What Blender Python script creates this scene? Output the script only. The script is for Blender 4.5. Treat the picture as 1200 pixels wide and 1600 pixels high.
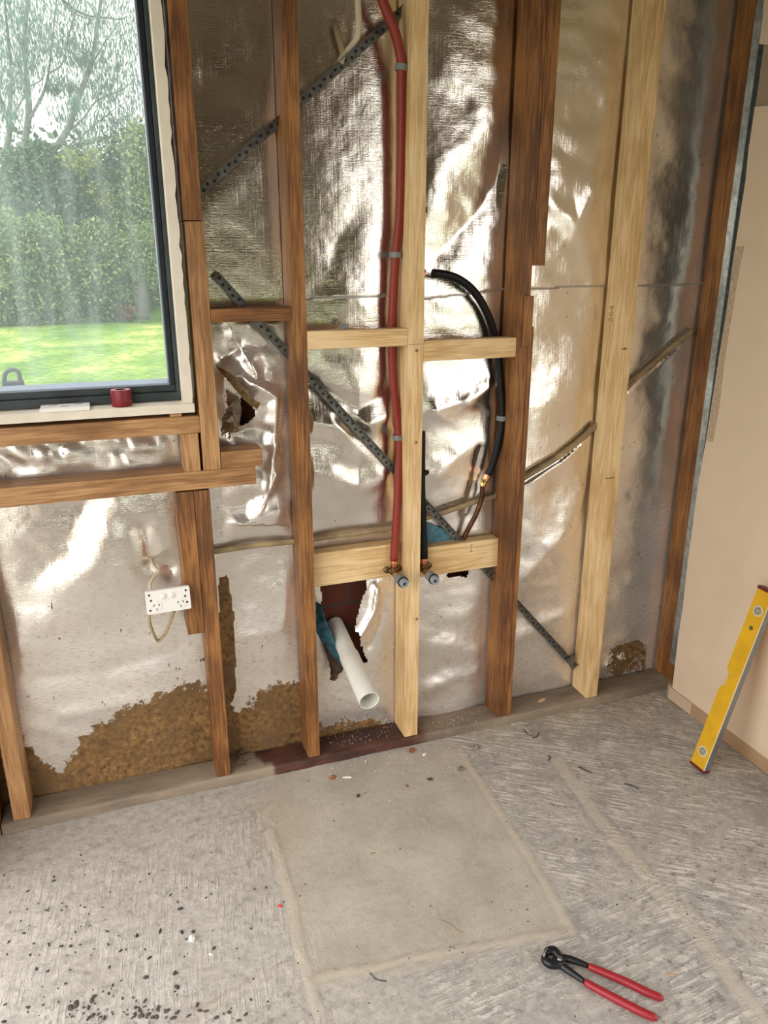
import bpy, bmesh, math, random
import numpy as np
from mathutils import Vector, Matrix, noise as mnoise
random.seed(7); RNG = np.random.default_rng(11)
for o in list(bpy.data.objects): bpy.data.objects.remove(o)
S = bpy.context.scene; COL = S.collection

# ------------------------------------------------------------------ camera
F_PX = 1202.0; PITCH = math.radians(18.45); YAW = math.radians(-19.7)
CAM = Vector((0.0, -2.0592, 1.5))
cd = bpy.data.cameras.new('camera'); cam = bpy.data.objects.new('camera', cd); COL.objects.link(cam)
cd.sensor_fit = 'VERTICAL'; cd.sensor_height = 36.0; cd.lens = 36.0 * F_PX / 1600.0
cd.clip_start = 0.02; cd.clip_end = 500
cam.location = CAM; cam.rotation_euler = (math.pi / 2 - PITCH, 0, YAW); S.camera = cam

# ------------------------------------------------------------------ light
EXPOSURE = -0.13
SKY_STRENGTH = 2.0
S.view_settings.view_transform = 'Standard'; S.view_settings.look = 'None'
S.view_settings.exposure = EXPOSURE; S.view_settings.gamma = 1.0
try: S.view_settings.use_curve_mapping = False
except Exception: pass
world = bpy.data.worlds.new('overcast_sky'); S.world = world; world.use_nodes = True
wn = world.node_tree.nodes; wl = world.node_tree.links; wn.clear()
w_out = wn.new('ShaderNodeOutputWorld'); w_bg = wn.new('ShaderNodeBackground')
w_tc = wn.new('ShaderNodeTexCoord'); w_dot = wn.new('ShaderNodeVectorMath'); w_dot.operation = 'DOT_PRODUCT'
w_dot.inputs[1].default_value = Vector((-0.70, -0.60, 0.35)).normalized()
w_mr = wn.new('ShaderNodeMapRange'); w_mr.inputs['From Min'].default_value = -0.6; w_mr.inputs['From Max'].default_value = 1.0
w_mr.inputs['To Min'].default_value = 0.75; w_mr.inputs['To Max'].default_value = 2.3
w_mul = wn.new('ShaderNodeMath'); w_mul.operation = 'MULTIPLY'; w_mul.inputs[1].default_value = SKY_STRENGTH
w_bg.inputs['Color'].default_value = (1.0, 0.985, 0.955, 1)
wl.new(w_tc.outputs['Generated'], w_dot.inputs[0]); wl.new(w_dot.outputs['Value'], w_mr.inputs['Value'])
wl.new(w_mr.outputs['Result'], w_mul.inputs[0]); wl.new(w_mul.outputs[0], w_bg.inputs['Strength'])
wl.new(w_bg.outputs[0], w_out.inputs[0])

def portal(loc, rot, sx, sy):           # daylight portals in the wall openings
    l = bpy.data.lights.new('daylight_portal', 'AREA'); l.shape = 'RECTANGLE'; l.size = sx; l.size_y = sy
    l.cycles.is_portal = True
    o = bpy.data.objects.new('daylight_portal', l); COL.objects.link(o); o.location = loc; o.rotation_euler = rot
LX = -0.50                               # plane of the left wall
RXW = 1.76                               # plane of the right wall lining
portal((LX - 0.02, -1.42, 1.075), (0, math.radians(-90), 0), 2.15, 2.1)
portal((RXW + 0.06, -2.3, 1.1), (0, math.radians(90), 0), 2.2, 2.2)
portal((0.6, -4.62, 0.60), (math.radians(90), 0, 0), 1.6, 0.7)
portal((-0.45, 0.2, 1.7), (math.radians(-90), 0, 0), 1.3, 1.2)

# ------------------------------------------------------------------ pixel -> wall / floor helpers
_fw = Vector((-math.sin(YAW) * math.cos(PITCH), math.cos(YAW) * math.cos(PITCH), -math.sin(PITCH)))
_rt = Vector((math.cos(YAW), math.sin(YAW), 0)); _up = _rt.cross(_fw)
def ray(x, y): return _fw + _rt * ((x - 600) / F_PX) - _up * ((y - 800) / F_PX)
def W(x, y, yp=-0.09):
    r = ray(x, y); return CAM + r * ((yp - CAM.y) / r.y)
def G(x, y, z=0.0):
    r = ray(x, y); return CAM + r * ((z - CAM.z) / r.z)
def XP(x, y, xp=RXW):
    r = ray(x, y); return CAM + r * ((xp - CAM.x) / r.x)

# ------------------------------------------------------------------ material helpers
def new_mat(name):
    m = bpy.data.materials.new(name); m.use_nodes = True
    n = m.node_tree.nodes; l = m.node_tree.links; b = n['Principled BSDF']
    return m, n, l, b
def flat(name, col, rough=0.6, metal=0.0, bump=0.0, bscale=80, var=0.0, spec=None):
    m, n, l, b = new_mat(name)
    b.inputs['Base Color'].default_value = (*col, 1); b.inputs['Roughness'].default_value = rough; b.inputs['Metallic'].default_value = metal
    if spec is not None: b.inputs['Specular IOR Level'].default_value = spec
    if bump or var:
        tc = n.new('ShaderNodeTexCoord'); nz = n.new('ShaderNodeTexNoise'); nz.inputs['Scale'].default_value = bscale; nz.inputs['Detail'].default_value = 5
        l.new(tc.outputs['Object'], nz.inputs['Vector'])
        if bump:
            bp = n.new('ShaderNodeBump'); bp.inputs['Strength'].default_value = bump; bp.inputs['Distance'].default_value = 0.004
            l.new(nz.outputs['Fac'], bp.inputs['Height']); l.new(bp.outputs[0], b.inputs['Normal'])
        if var:
            cr = n.new('ShaderNodeValToRGB'); cr.color_ramp.elements[0].position = 0.3; cr.color_ramp.elements[1].position = 0.72
            cr.color_ramp.elements[0].color = (*[c * (1 - var) for c in col], 1); cr.color_ramp.elements[1].color = (*[min(1, c * (1 + var)) for c in col], 1)
            l.new(nz.outputs['Fac'], cr.inputs[0]); l.new(cr.outputs[0], b.inputs['Base Color'])
    return m
def wood(name, dark, mid, light, axis='Z', rough=0.55, ring=9.0, ringmix=0.45, knots=False, stain=0.0):
    m, n, l, b = new_mat(name)
    tc = n.new('ShaderNodeTexCoord'); oi = n.new('ShaderNodeObjectInfo')
    add = n.new('ShaderNodeVectorMath'); add.operation = 'MULTIPLY_ADD'
    cmb = n.new('ShaderNodeCombineXYZ')
    for i, k in enumerate('XYZ'): l.new(oi.outputs['Random'], cmb.inputs[i])
    add.inputs[1].default_value = (7, 13, 9)
    l.new(cmb.outputs[0], add.inputs[0]); l.new(tc.outputs['Object'], add.inputs[2])
    mp = n.new('ShaderNodeMapping'); l.new(add.outputs[0], mp.inputs['Vector'])
    a = 'XYZ'.index(axis); sc = [1, 1, 1]; sc[a] = 0.045; mp.inputs['Scale'].default_value = sc
    fine = n.new('ShaderNodeTexNoise'); fine.inputs['Scale'].default_value = 260; fine.inputs['Detail'].default_value = 6
    l.new(mp.outputs[0], fine.inputs['Vector'])
    mp2 = n.new('ShaderNodeMapping'); l.new(add.outputs[0], mp2.inputs['Vector'])
    sc2 = [1, 1, 1]; sc2[a] = 0.10; mp2.inputs['Scale'].default_value = sc2
    med = n.new('ShaderNodeTexNoise'); med.inputs['Scale'].default_value = 28; med.inputs['Detail'].default_value = 4; med.inputs['Distortion'].default_value = 0.6
    l.new(mp2.outputs[0], med.inputs['Vector'])
    rg = n.new('ShaderNodeMath'); rg.operation = 'MULTIPLY'; rg.inputs[1].default_value = ring * 6.28; l.new(med.outputs['Fac'], rg.inputs[0])
    sn = n.new('ShaderNodeMath'); sn.operation = 'SINE'; l.new(rg.outputs[0], sn.inputs[0])
    h = n.new('ShaderNodeMath'); h.operation = 'MULTIPLY_ADD'; h.inputs[1].default_value = ringmix * 0.5; l.new(sn.outputs[0], h.inputs[0]); l.new(fine.outputs['Fac'], h.inputs[2])
    big = n.new('ShaderNodeTexNoise'); big.inputs['Scale'].default_value = 5; big.inputs['Detail'].default_value = 3; l.new(add.outputs[0], big.inputs['Vector'])
    h2 = n.new('ShaderNodeMath'); h2.operation = 'MULTIPLY_ADD'; h2.inputs[1].default_value = 0.9; l.new(big.outputs['Fac'], h2.inputs[0]); l.new(h.outputs[0], h2.inputs[2])
    cr = n.new('ShaderNodeValToRGB'); e = cr.color_ramp.elements
    e[0].position = 0.62; e[0].color = (*dark, 1); e[1].position = 1.28 if False else 1.0; e[1].color = (*light, 1)
    mid_e = cr.color_ramp.elements.new(0.82); mid_e.color = (*mid, 1)
    hs = n.new('ShaderNodeMath'); hs.operation = 'MULTIPLY'; hs.inputs[1].default_value = 0.86; l.new(h2.outputs[0], hs.inputs[0])
    l.new(hs.outputs[0], cr.inputs[0]); last = cr.outputs[0]
    if knots:
        v = n.new('ShaderNodeTexVoronoi'); v.inputs['Scale'].default_value = 4.2; mp3 = n.new('ShaderNodeMapping'); sc3 = [1, 1, 1]; sc3[a] = 0.55
        mp3.inputs['Scale'].default_value = sc3; l.new(add.outputs[0], mp3.inputs['Vector']); l.new(mp3.outputs[0], v.inputs['Vector'])
        kr = n.new('ShaderNodeValToRGB'); kr.color_ramp.elements[0].position = 0.018; kr.color_ramp.elements[0].color = (1, 1, 1, 1)
        kr.color_ramp.elements[1].position = 0.035; kr.color_ramp.elements[1].color = (0, 0, 0, 1)
        l.new(v.outputs['Distance'], kr.inputs[0])
        mx = n.new('ShaderNodeMix'); mx.data_type = 'RGBA'; mx.inputs[7].default_value = (dark[0] * 0.45, dark[1] * 0.35, dark[2] * 0.3, 1)
        l.new(kr.outputs[0], mx.inputs[0]); l.new(last, mx.inputs[6]); last = mx.outputs[2]
    # small scuffs of old plaster
    if stain:
        s1 = n.new('ShaderNodeTexNoise'); s1.inputs['Scale'].default_value = 9; s1.inputs['Detail'].default_value = 8; s1.inputs['Roughness'].default_value = 0.7
        l.new(add.outputs[0], s1.inputs['Vector'])
        sr = n.new('ShaderNodeValToRGB'); sr.color_ramp.elements[0].position = 0.66; sr.color_ramp.elements[0].color = (0, 0, 0, 1); sr.color_ramp.elements[1].position = 0.72; sr.color_ramp.elements[1].color = (stain, stain, stain, 1)
        l.new(s1.outputs['Fac'], sr.inputs[0])
        mx = n.new('ShaderNodeMix'); mx.data_type = 'RGBA'; mx.inputs[7].default_value = (0.45, 0.38, 0.30, 1)
        l.new(sr.outputs[0], mx.inputs[0]); l.new(last, mx.inputs[6]); last = mx.outputs[2]
    l.new(last, b.inputs['Base Color']); b.inputs['Roughness'].default_value = rough
    bp = n.new('ShaderNodeBump'); bp.inputs['Strength'].default_value = 0.25; bp.inputs['Distance'].default_value = 0.002
    l.new(h.outputs[0], bp.inputs['Height']); l.new(bp.outputs[0], b.inputs['Normal'])
    return m

HW = dict(dark=(0.110, 0.040, 0.010), mid=(0.215, 0.084, 0.021), light=(0.34, 0.148, 0.042))
HO = dict(dark=(0.22, 0.100, 0.034), mid=(0.36, 0.180, 0.070), light=(0.50, 0.275, 0.12))
PN = dict(dark=(0.56, 0.35, 0.145), mid=(0.72, 0.485, 0.235), light=(0.82, 0.605, 0.335))
M = {}
M['hardwood'] = wood('aged_hardwood', **HW, axis='Z', stain=0.30, ring=3, ringmix=0.18)
M['oregon'] = wood('orange_oregon', **HO, axis='Z', stain=0.25, ring=3, ringmix=0.18)
M['oregon_x'] = wood('orange_oregon_level', **HO, axis='X', stain=0.25, ring=3, ringmix=0.18)
M['hardwood_x'] = wood('aged_hardwood_level', **HW, axis='X', stain=0.25, ring=3, ringmix=0.18)
M['pine'] = wood('new_pine', **PN, axis='Z', ring=4, ringmix=0.22, knots=True)
M['pine_x'] = wood('new_pine_level', **PN, axis='X', ring=4, ringmix=0.22, knots=True)
M['steel'] = flat('galvanised_steel', (0.16, 0.155, 0.14), 0.42, 0.7, bump=0.2, bscale=60, var=0.35)
M['steel_bright'] = flat('bright_galvanised_steel', (0.42, 0.46, 0.46), 0.38, 0.8, bump=0.15, bscale=60, var=0.3)
M['hole'] = flat('punched_hole_dark', (0.02, 0.02, 0.02), 0.8)
M['red_hose'] = flat('red_hose', (0.24, 0.022, 0.010), 0.5)
M['black_hose'] = flat('black_hose', (0.004, 0.0045, 0.005), 0.42, spec=0.25)
M['grey_plastic'] = flat('grey_plastic', (0.20, 0.21, 0.215), 0.5)
M['copper'] = flat('copper', (0.80, 0.36, 0.20), 0.28, 1.0)
M['old_copper'] = flat('tarnished_copper', (0.10, 0.035, 0.015), 0.38, 0.6, var=0.5, bscale=40)
M['brass'] = flat('brass', (0.72, 0.50, 0.16), 0.25, 1.0)
M['old_brass'] = flat('dull_brass', (0.22, 0.14, 0.06), 0.4, 0.9, var=0.4, bscale=90)
M['cable'] = flat('beige_cable', (0.34, 0.25, 0.13), 0.55, var=0.35, bscale=18)
M['cable_white'] = flat('white_cable', (0.62, 0.52, 0.38), 0.5)
M['pvc'] = flat('white_pvc', (0.72, 0.70, 0.63), 0.35, var=0.06, bscale=12)
M['white_plastic'] = flat('white_plastic', (0.82, 0.79, 0.74), 0.35)
M['blue_paper'] = flat('blue_backing_paper', (0.07, 0.20, 0.27), 0.6, bump=0.4, bscale=50, var=0.45)
M['brown_paper'] = flat('brown_backing_paper', (0.13, 0.08, 0.05), 0.85, bump=0.6, bscale=60, var=0.5)
M['charcoal'] = flat('charcoal_aluminium', (0.012, 0.016, 0.024), 0.4, 0.1)
M['charcoal_dusty'] = flat('dusty_charcoal_aluminium', (0.030, 0.040, 0.043), 0.5, 0.0, var=0.5, bscale=14)
M['bead'] = flat('pale_window_bead', (0.36, 0.42, 0.52), 0.35, 0.3)
M['cream_paint'] = flat('old_cream_paint', (0.74, 0.66, 0.55), 0.55, bump=0.25, bscale=25, var=0.06)
M['plasterboard'] = flat('cream_plasterboard', (0.72, 0.57, 0.415), 0.6, bump=0.06, bscale=8, var=0.035)
M['board_core'] = flat('plasterboard_core', (0.50, 0.38, 0.26), 0.9, bump=0.5, bscale=90, var=0.2)
M['kick'] = flat('tan_exposed_wall_base', (0.42, 0.27, 0.15), 0.7, var=0.15, bscale=6)
M['tape_red'] = flat('dark_red_tape', (0.20, 0.010, 0.018), 0.45, bump=0.2, bscale=40)
M['tape_face'] = flat('pink_tape_side', (0.62, 0.22, 0.24), 0.5)
M['card'] = flat('dark_card_core', (0.03, 0.03, 0.03), 0.7)
M['yellow'] = flat('yellow_paint', (0.72, 0.40, 0.012), 0.38, var=0.12, bscale=20)
M['alu'] = flat('satin_aluminium', (0.30, 0.32, 0.34), 0.38, 0.7, var=0.15, bscale=90)
M['alu_edge'] = flat('worn_pale_edge', (0.75, 0.68, 0.50), 0.4)
M['red_cap'] = flat('dark_red_end_cap', (0.14, 0.008, 0.012), 0.45)
M['vial'] = flat('vial_plastic', (0.34, 0.36, 0.20), 0.2)
M['pale_ring'] = flat('pale_vial_ring', (0.66, 0.60, 0.48), 0.4)
M['tool_steel'] = flat('black_tool_steel', (0.030, 0.032, 0.034), 0.36, 0.7)
M['tool_bright'] = flat('bright_tool_steel', (0.35, 0.36, 0.38), 0.3, 0.9)
M['grip'] = flat('red_dipped_grip', (0.34, 0.016, 0.026), 0.40)
M['pencil'] = flat('pencil_mark', (0.33, 0.20, 0.10), 0.8)
M['ink'] = flat('dark_slot', (0.03, 0.03, 0.03), 0.8)
M['nail'] = flat('dull_nail', (0.30, 0.20, 0.11), 0.5, 0.4)
M['dark'] = flat('gap_shade_pencil_black', (0.012, 0.009, 0.007), 0.95)  # near-black: shade of the corner gap as colour; also draws pencil lines
M['mortar'] = flat('crumbled_mortar', (0.23, 0.21, 0.17), 0.95, bump=0.8, bscale=60, var=0.35)
M['charchip'] = flat('dark_grey_chip', (0.06, 0.058, 0.052), 0.9, var=0.4, bscale=90)
M['brownflake'] = flat('brown_grey_flake', (0.12, 0.095, 0.08), 0.95, bump=0.5, bscale=120, var=0.5)
M['plaster'] = flat('white_plaster_crumb', (0.84, 0.80, 0.74), 0.8)
M['brickbit'] = flat('red_brick_crumb', (0.30, 0.10, 0.06), 0.95, var=0.3, bscale=80)
M['splinter'] = flat('pale_wood_splinter', (0.55, 0.36, 0.22), 0.8)
M['redchip'] = flat('bright_red_plastic_chip', (0.70, 0.03, 0.05), 0.4)
M['leaf_green'] = flat('yellow_green_leaf', (0.20, 0.22, 0.05), 0.6)
M['ceiling'] = flat('shaded_ceiling_board', (0.16, 0.12, 0.085), 0.8, var=0.1, bscale=2)
M['backwall'] = flat('taupe_painted_wall', (0.19, 0.145, 0.10), 0.8, var=0.05, bscale=2)
M['trunk'] = flat('grey_gum_bark', (0.13, 0.135, 0.12), 0.85, bump=0.4, bscale=5, var=0.25)
M['trunk_dark'] = flat('dark_bark', (0.07, 0.06, 0.05), 0.9, bump=0.4, bscale=5, var=0.25)

def leafmat(name, a, b_):
    m, n, l, b = new_mat(name)
    g = n.new('ShaderNodeNewGeometry'); cr = n.new('ShaderNodeValToRGB')
    cr.color_ramp.elements[0].color = (*a, 1); cr.color_ramp.elements[1].color = (*b_, 1)
    l.new(g.outputs['Random Per Island'], cr.inputs[0]); l.new(cr.outputs[0], b.inputs['Base Color'])
    b.inputs['Roughness'].default_value = 0.6
    tr = n.new('ShaderNodeBsdfTranslucent'); mx = n.new('ShaderNodeMixShader'); mx.inputs[0].default_value = 0.3
    l.new(cr.outputs[0], tr.inputs[0]); l.new(b.outputs[0], mx.inputs[1]); l.new(tr.outputs[0], mx.inputs[2])
    l.new(mx.outputs[0], n['Material Output'].inputs[0]); return m
M['gum_leaf'] = leafmat('gum_leaves', (0.08, 0.14, 0.11), (0.20, 0.29, 0.25))
M['bush_leaf'] = leafmat('shrub_leaves', (0.04, 0.08, 0.025), (0.30, 0.38, 0.15))
M['bush_dark'] = leafmat('dark_shrub_leaves', (0.025, 0.05, 0.028), (0.15, 0.22, 0.13))
M['bush_yellow'] = leafmat('yellow_green_shrub_leaves', (0.12, 0.16, 0.03), (0.36, 0.38, 0.10))
M['bush_red'] = leafmat('rusty_shrub_leaves', (0.16, 0.05, 0.02), (0.34, 0.16, 0.08))

# ------------------------------------------------------------------ object helpers
def link(o): COL.objects.link(o); return o
def tag(o, label=None, cat=None, group=None, kind=None):
    if label: o['label'] = label
    if cat: o['category'] = cat
    if group: o['group'] = group
    if kind: o['kind'] = kind
    return o
def wloc(o):
    v = Vector(o.location)
    while o.parent: o = o.parent; v = v + o.location
    return v
def bm_obj(name, bm, mat, parent=None, smooth=False, origin=True):
    me = bpy.data.meshes.new(name); bm.normal_update(); bm.to_mesh(me); bm.free()
    mats = mat if isinstance(mat, (list, tuple)) else [mat]
    for m_ in mats: me.materials.append(m_)
    if smooth:
        me.polygons.foreach_set('use_smooth', [True] * len(me.polygons))
    o = bpy.data.objects.new(name, me); link(o)
    if origin and len(me.vertices):
        co = np.empty(len(me.vertices) * 3); me.vertices.foreach_get('co', co); co = co.reshape(-1, 3)
        c = Vector(((co[:, 0].min() + co[:, 0].max()) / 2, (co[:, 1].min() + co[:, 1].max()) / 2, co[:, 2].min()))
        me.transform(Matrix.Translation(-c)); o.location = c
    if parent is not None:
        o.parent = parent; o.location = o.location - wloc(parent)
    return o
def empty(name, loc, label, cat, group=None, kind=None):
    o = bpy.data.objects.new(name, None); link(o); o.location = loc; o.empty_display_size = 0.05
    return tag(o, label, cat, group, kind)
def add_box(bm, x0, x1, y0, y1, z0, z1, bev=0.0, mi=0):
    r = bmesh.ops.create_cube(bm, size=1.0)
    vs = r['verts']
    for v in vs:
        v.co = Vector(((x0 + x1) / 2 + v.co.x * (x1 - x0), (y0 + y1) / 2 + v.co.y * (y1 - y0), (z0 + z1) / 2 + v.co.z * (z1 - z0)))
    fs = set(f for v in vs for f in v.link_faces)
    for f in fs: f.material_index = mi
    if bev:
        es = list(set(e for v in vs for e in v.link_edges))
        bmesh.ops.bevel(bm, geom=es, offset=bev, segments=2, affect='EDGES', profile=0.6)
    return vs
def box(name, x0, x1, y0, y1, z0, z1, mat, parent=None, bev=0.0015):
    bm = bmesh.new(); add_box(bm, x0, x1, y0, y1, z0, z1, bev); return bm_obj(name, bm, mat, parent)
def frames(pts):
    pts = [Vector(p) for p in pts]; T = []
    for i in range(len(pts)):
        a = pts[max(0, i - 1)]; b = pts[min(len(pts) - 1, i + 1)]; T.append((b - a).normalized())
    n0 = T[0].orthogonal().normalized(); N = [n0]
    for i in range(1, len(pts)):
        n = N[-1] - T[i] * N[-1].dot(T[i]); N.append(n.normalized())
    return pts, T, N
def add_tube(bm, pts, rad, seg=14, cap=True, flat_=1.0, up=None, mi=0):
    pts, T, N = frames(pts); rings = []
    rad = rad if isinstance(rad, (list, tuple)) else [rad] * len(pts)
    for p, t, n, r in zip(pts, T, N, rad):
        if up is not None:
            n = (Vector(up) - t * t.dot(Vector(up))).normalized()
        b = t.cross(n)
        rings.append([bm.verts.new(p + n * (math.cos(a) * r) + b * (math.sin(a) * r * flat_)) for a in [2 * math.pi * k / seg for k in range(seg)]])
    for r0, r1 in zip(rings, rings[1:]):
        for k in range(seg):
            f = bm.faces.new((r0[k], r0[(k + 1) % seg], r1[(k + 1) % seg], r1[k])); f.smooth = True; f.material_index = mi
    if cap:
        f = bm.faces.new(rings[0][::-1]); f.material_index = mi; f = bm.faces.new(rings[-1]); f.material_index = mi
    return rings
def smooth_path(pts, n=8):
    pts = [Vector(p) for p in pts]; P = [pts[0] * 2 - pts[1]] + pts + [pts[-1] * 2 - pts[-2]]; out = []
    for i in range(1, len(P) - 2):
        for k in range(n):
            t = k / n; a, b, c, d = P[i - 1], P[i], P[i + 1], P[i + 2]
            out.append(0.5 * ((2 * b) + (c - a) * t + (2 * a - 5 * b + 4 * c - d) * t * t + (3 * b - a - 3 * c + d) * t ** 3))
    out.append(pts[-1]); return out
def tube(name, pts, rad, mat, parent=None, seg=14, sm=True, flat_=1.0, up=None):
    bm = bmesh.new(); add_tube(bm, smooth_path(pts) if sm else pts, rad, seg, True, flat_, up)
    return bm_obj(name, bm, mat, parent)
def add_lathe(bm, prof, p0, axis, seg=24, mi=0):
    """prof: list of (radius, distance along axis)"""
    axis = Vector(axis).normalized(); n = axis.orthogonal().normalized(); b = axis.cross(n); p0 = Vector(p0); rings = []
    for r, d in prof:
        rings.append([bm.verts.new(p0 + axis * d + n * (math.cos(a) * r) + b * (math.sin(a) * r)) for a in [2 * math.pi * k / seg for k in range(seg)]])
    for r0, r1 in zip(rings, rings[1:]):
        for k in range(seg):
            f = bm.faces.new((r0[k], r0[(k + 1) % seg], r1[(k + 1) % seg], r1[k])); f.material_index = mi
    return rings
def lathe(name, prof, p0, axis, mat, parent=None, seg=24, smooth=True):
    bm = bmesh.new(); add_lathe(bm, prof, p0, axis, seg); o = bm_obj(name, bm, mat, parent, smooth)
    if smooth: 
        try: o.data.set_sharp_from_angle(angle=math.radians(35))
        except Exception: pass
    return o
def add_prism(bm, poly, depth_vec, mi=0):
    a = [bm.verts.new(Vector(p)) for p in poly]; b = [bm.verts.new(Vector(p) + Vector(depth_vec)) for p in poly]
    fs = [bm.faces.new(a), bm.faces.new(b[::-1])]
    n = len(a)
    for i in range(n): fs.append(bm.faces.new((a[i], b[i], b[(i + 1) % n], a[(i + 1) % n])))
    for f in fs: f.material_index = mi
    bmesh.ops.recalc_face_normals(bm, faces=fs)
def prism(name, poly, depth_vec, mat, parent=None):
    bm = bmesh.new(); add_prism(bm, poly, depth_vec); return bm_obj(name, bm, mat, parent)

# numpy value noise
def vnoise(x, z, s=1.0, seed=0):
    x = x * s; z = z * s; xi = np.floor(x).astype(np.int64); zi = np.floor(z).astype(np.int64); fx = x - xi; fz = z - zi
    fx = fx * fx * fx * (fx * (fx * 6 - 15) + 10); fz = fz * fz * fz * (fz * (fz * 6 - 15) + 10)
    def h(a, b):
        v = (a * 374761393 + b * 668265263 + seed * 1442695041) & 0xffffffff
        v = ((v ^ (v >> 13)) * 1274126177) & 0xffffffff; v = v ^ (v >> 16); return (v & 0xffff) / 65535.0
    return (h(xi, zi) * (1 - fx) + h(xi + 1, zi) * fx) * (1 - fz) + (h(xi, zi + 1) * (1 - fx) + h(xi + 1, zi + 1) * fx) * fz
def fbm(x, z, s, oct_=4, seed=0):
    v = 0; a = 1; t = 0
    for k in range(oct_): v = v + a * vnoise(x, z, s * 2 ** k, seed + k * 17); t += a; a *= 0.5
    return v / t
def seg_dist(x, z, pts):
    d = np.full(x.shape, 1e9)
    for (ax, az), (bx, bz) in zip(pts, pts[1:]):
        vx, vz = bx - ax, bz - az; L = vx * vx + vz * vz + 1e-12
        t = np.clip(((x - ax) * vx + (z - az) * vz) / L, 0, 1)
        d = np.minimum(d, np.hypot(x - ax - t * vx, z - az - t * vz))
    return d
def in_poly(x, z, poly):
    ins = np.zeros(x.shape, bool); n = len(poly); j = n - 1
    for i in range(n):
        xi, zi = poly[i]; xj, zj = poly[j]
        c = ((zi > z) != (zj > z)) & (x < (xj - xi) * (z - zi) / (zj - zi + 1e-12) + xi)
        ins ^= c; j = i
    return ins
def sstep(a, b, v):
    t = np.clip((v - a) / (b - a), 0, 1); return t * t * (3 - 2 * t)
def wxz(pts, yp=0.0): return [(W(px, py, yp).x, W(px, py, yp).z) for px, py in pts]
def gxy(pts): return [(G(px, py).x, G(px, py).y) for px, py in pts]
def grid_obj(name, A, B, P, mat, keep=None, attrs=None, parent=None):
    """A,B: 1-D coords; P: (len(B),len(A),3) positions"""
    nb, na = P.shape[:2]; idx = np.arange(nb * na).reshape(nb, na)
    q = np.stack([idx[:-1, :-1], idx[:-1, 1:], idx[1:, 1:], idx[1:, :-1]], -1).reshape(-1, 4)
    if keep is not None: q = q[keep.reshape(-1)]
    used = np.zeros(nb * na, bool); used[q.reshape(-1)] = True
    remap = np.cumsum(used) - 1; q = remap[q]; V = P.reshape(-1, 3)[used]
    me = bpy.data.meshes.new(name); me.vertices.add(len(V)); me.vertices.foreach_set('co', V.reshape(-1))
    me.loops.add(len(q) * 4); me.loops.foreach_set('vertex_index', q.reshape(-1).astype(np.int32))
    me.polygons.add(len(q)); me.polygons.foreach_set('loop_start', np.arange(0, len(q) * 4, 4, dtype=np.int32))
    me.polygons.foreach_set('use_smooth', np.ones(len(q), bool)); me.update(calc_edges=True); me.validate()
    for k, v in (attrs or {}).items():
        a = me.attributes.new(k, 'FLOAT', 'POINT'); a.data.foreach_set('value', v.reshape(-1)[used].astype(np.float32))
    me.materials.append(mat); o = bpy.data.objects.new(name, me); link(o)
    if parent is not None: o.parent = parent
    return o

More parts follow.
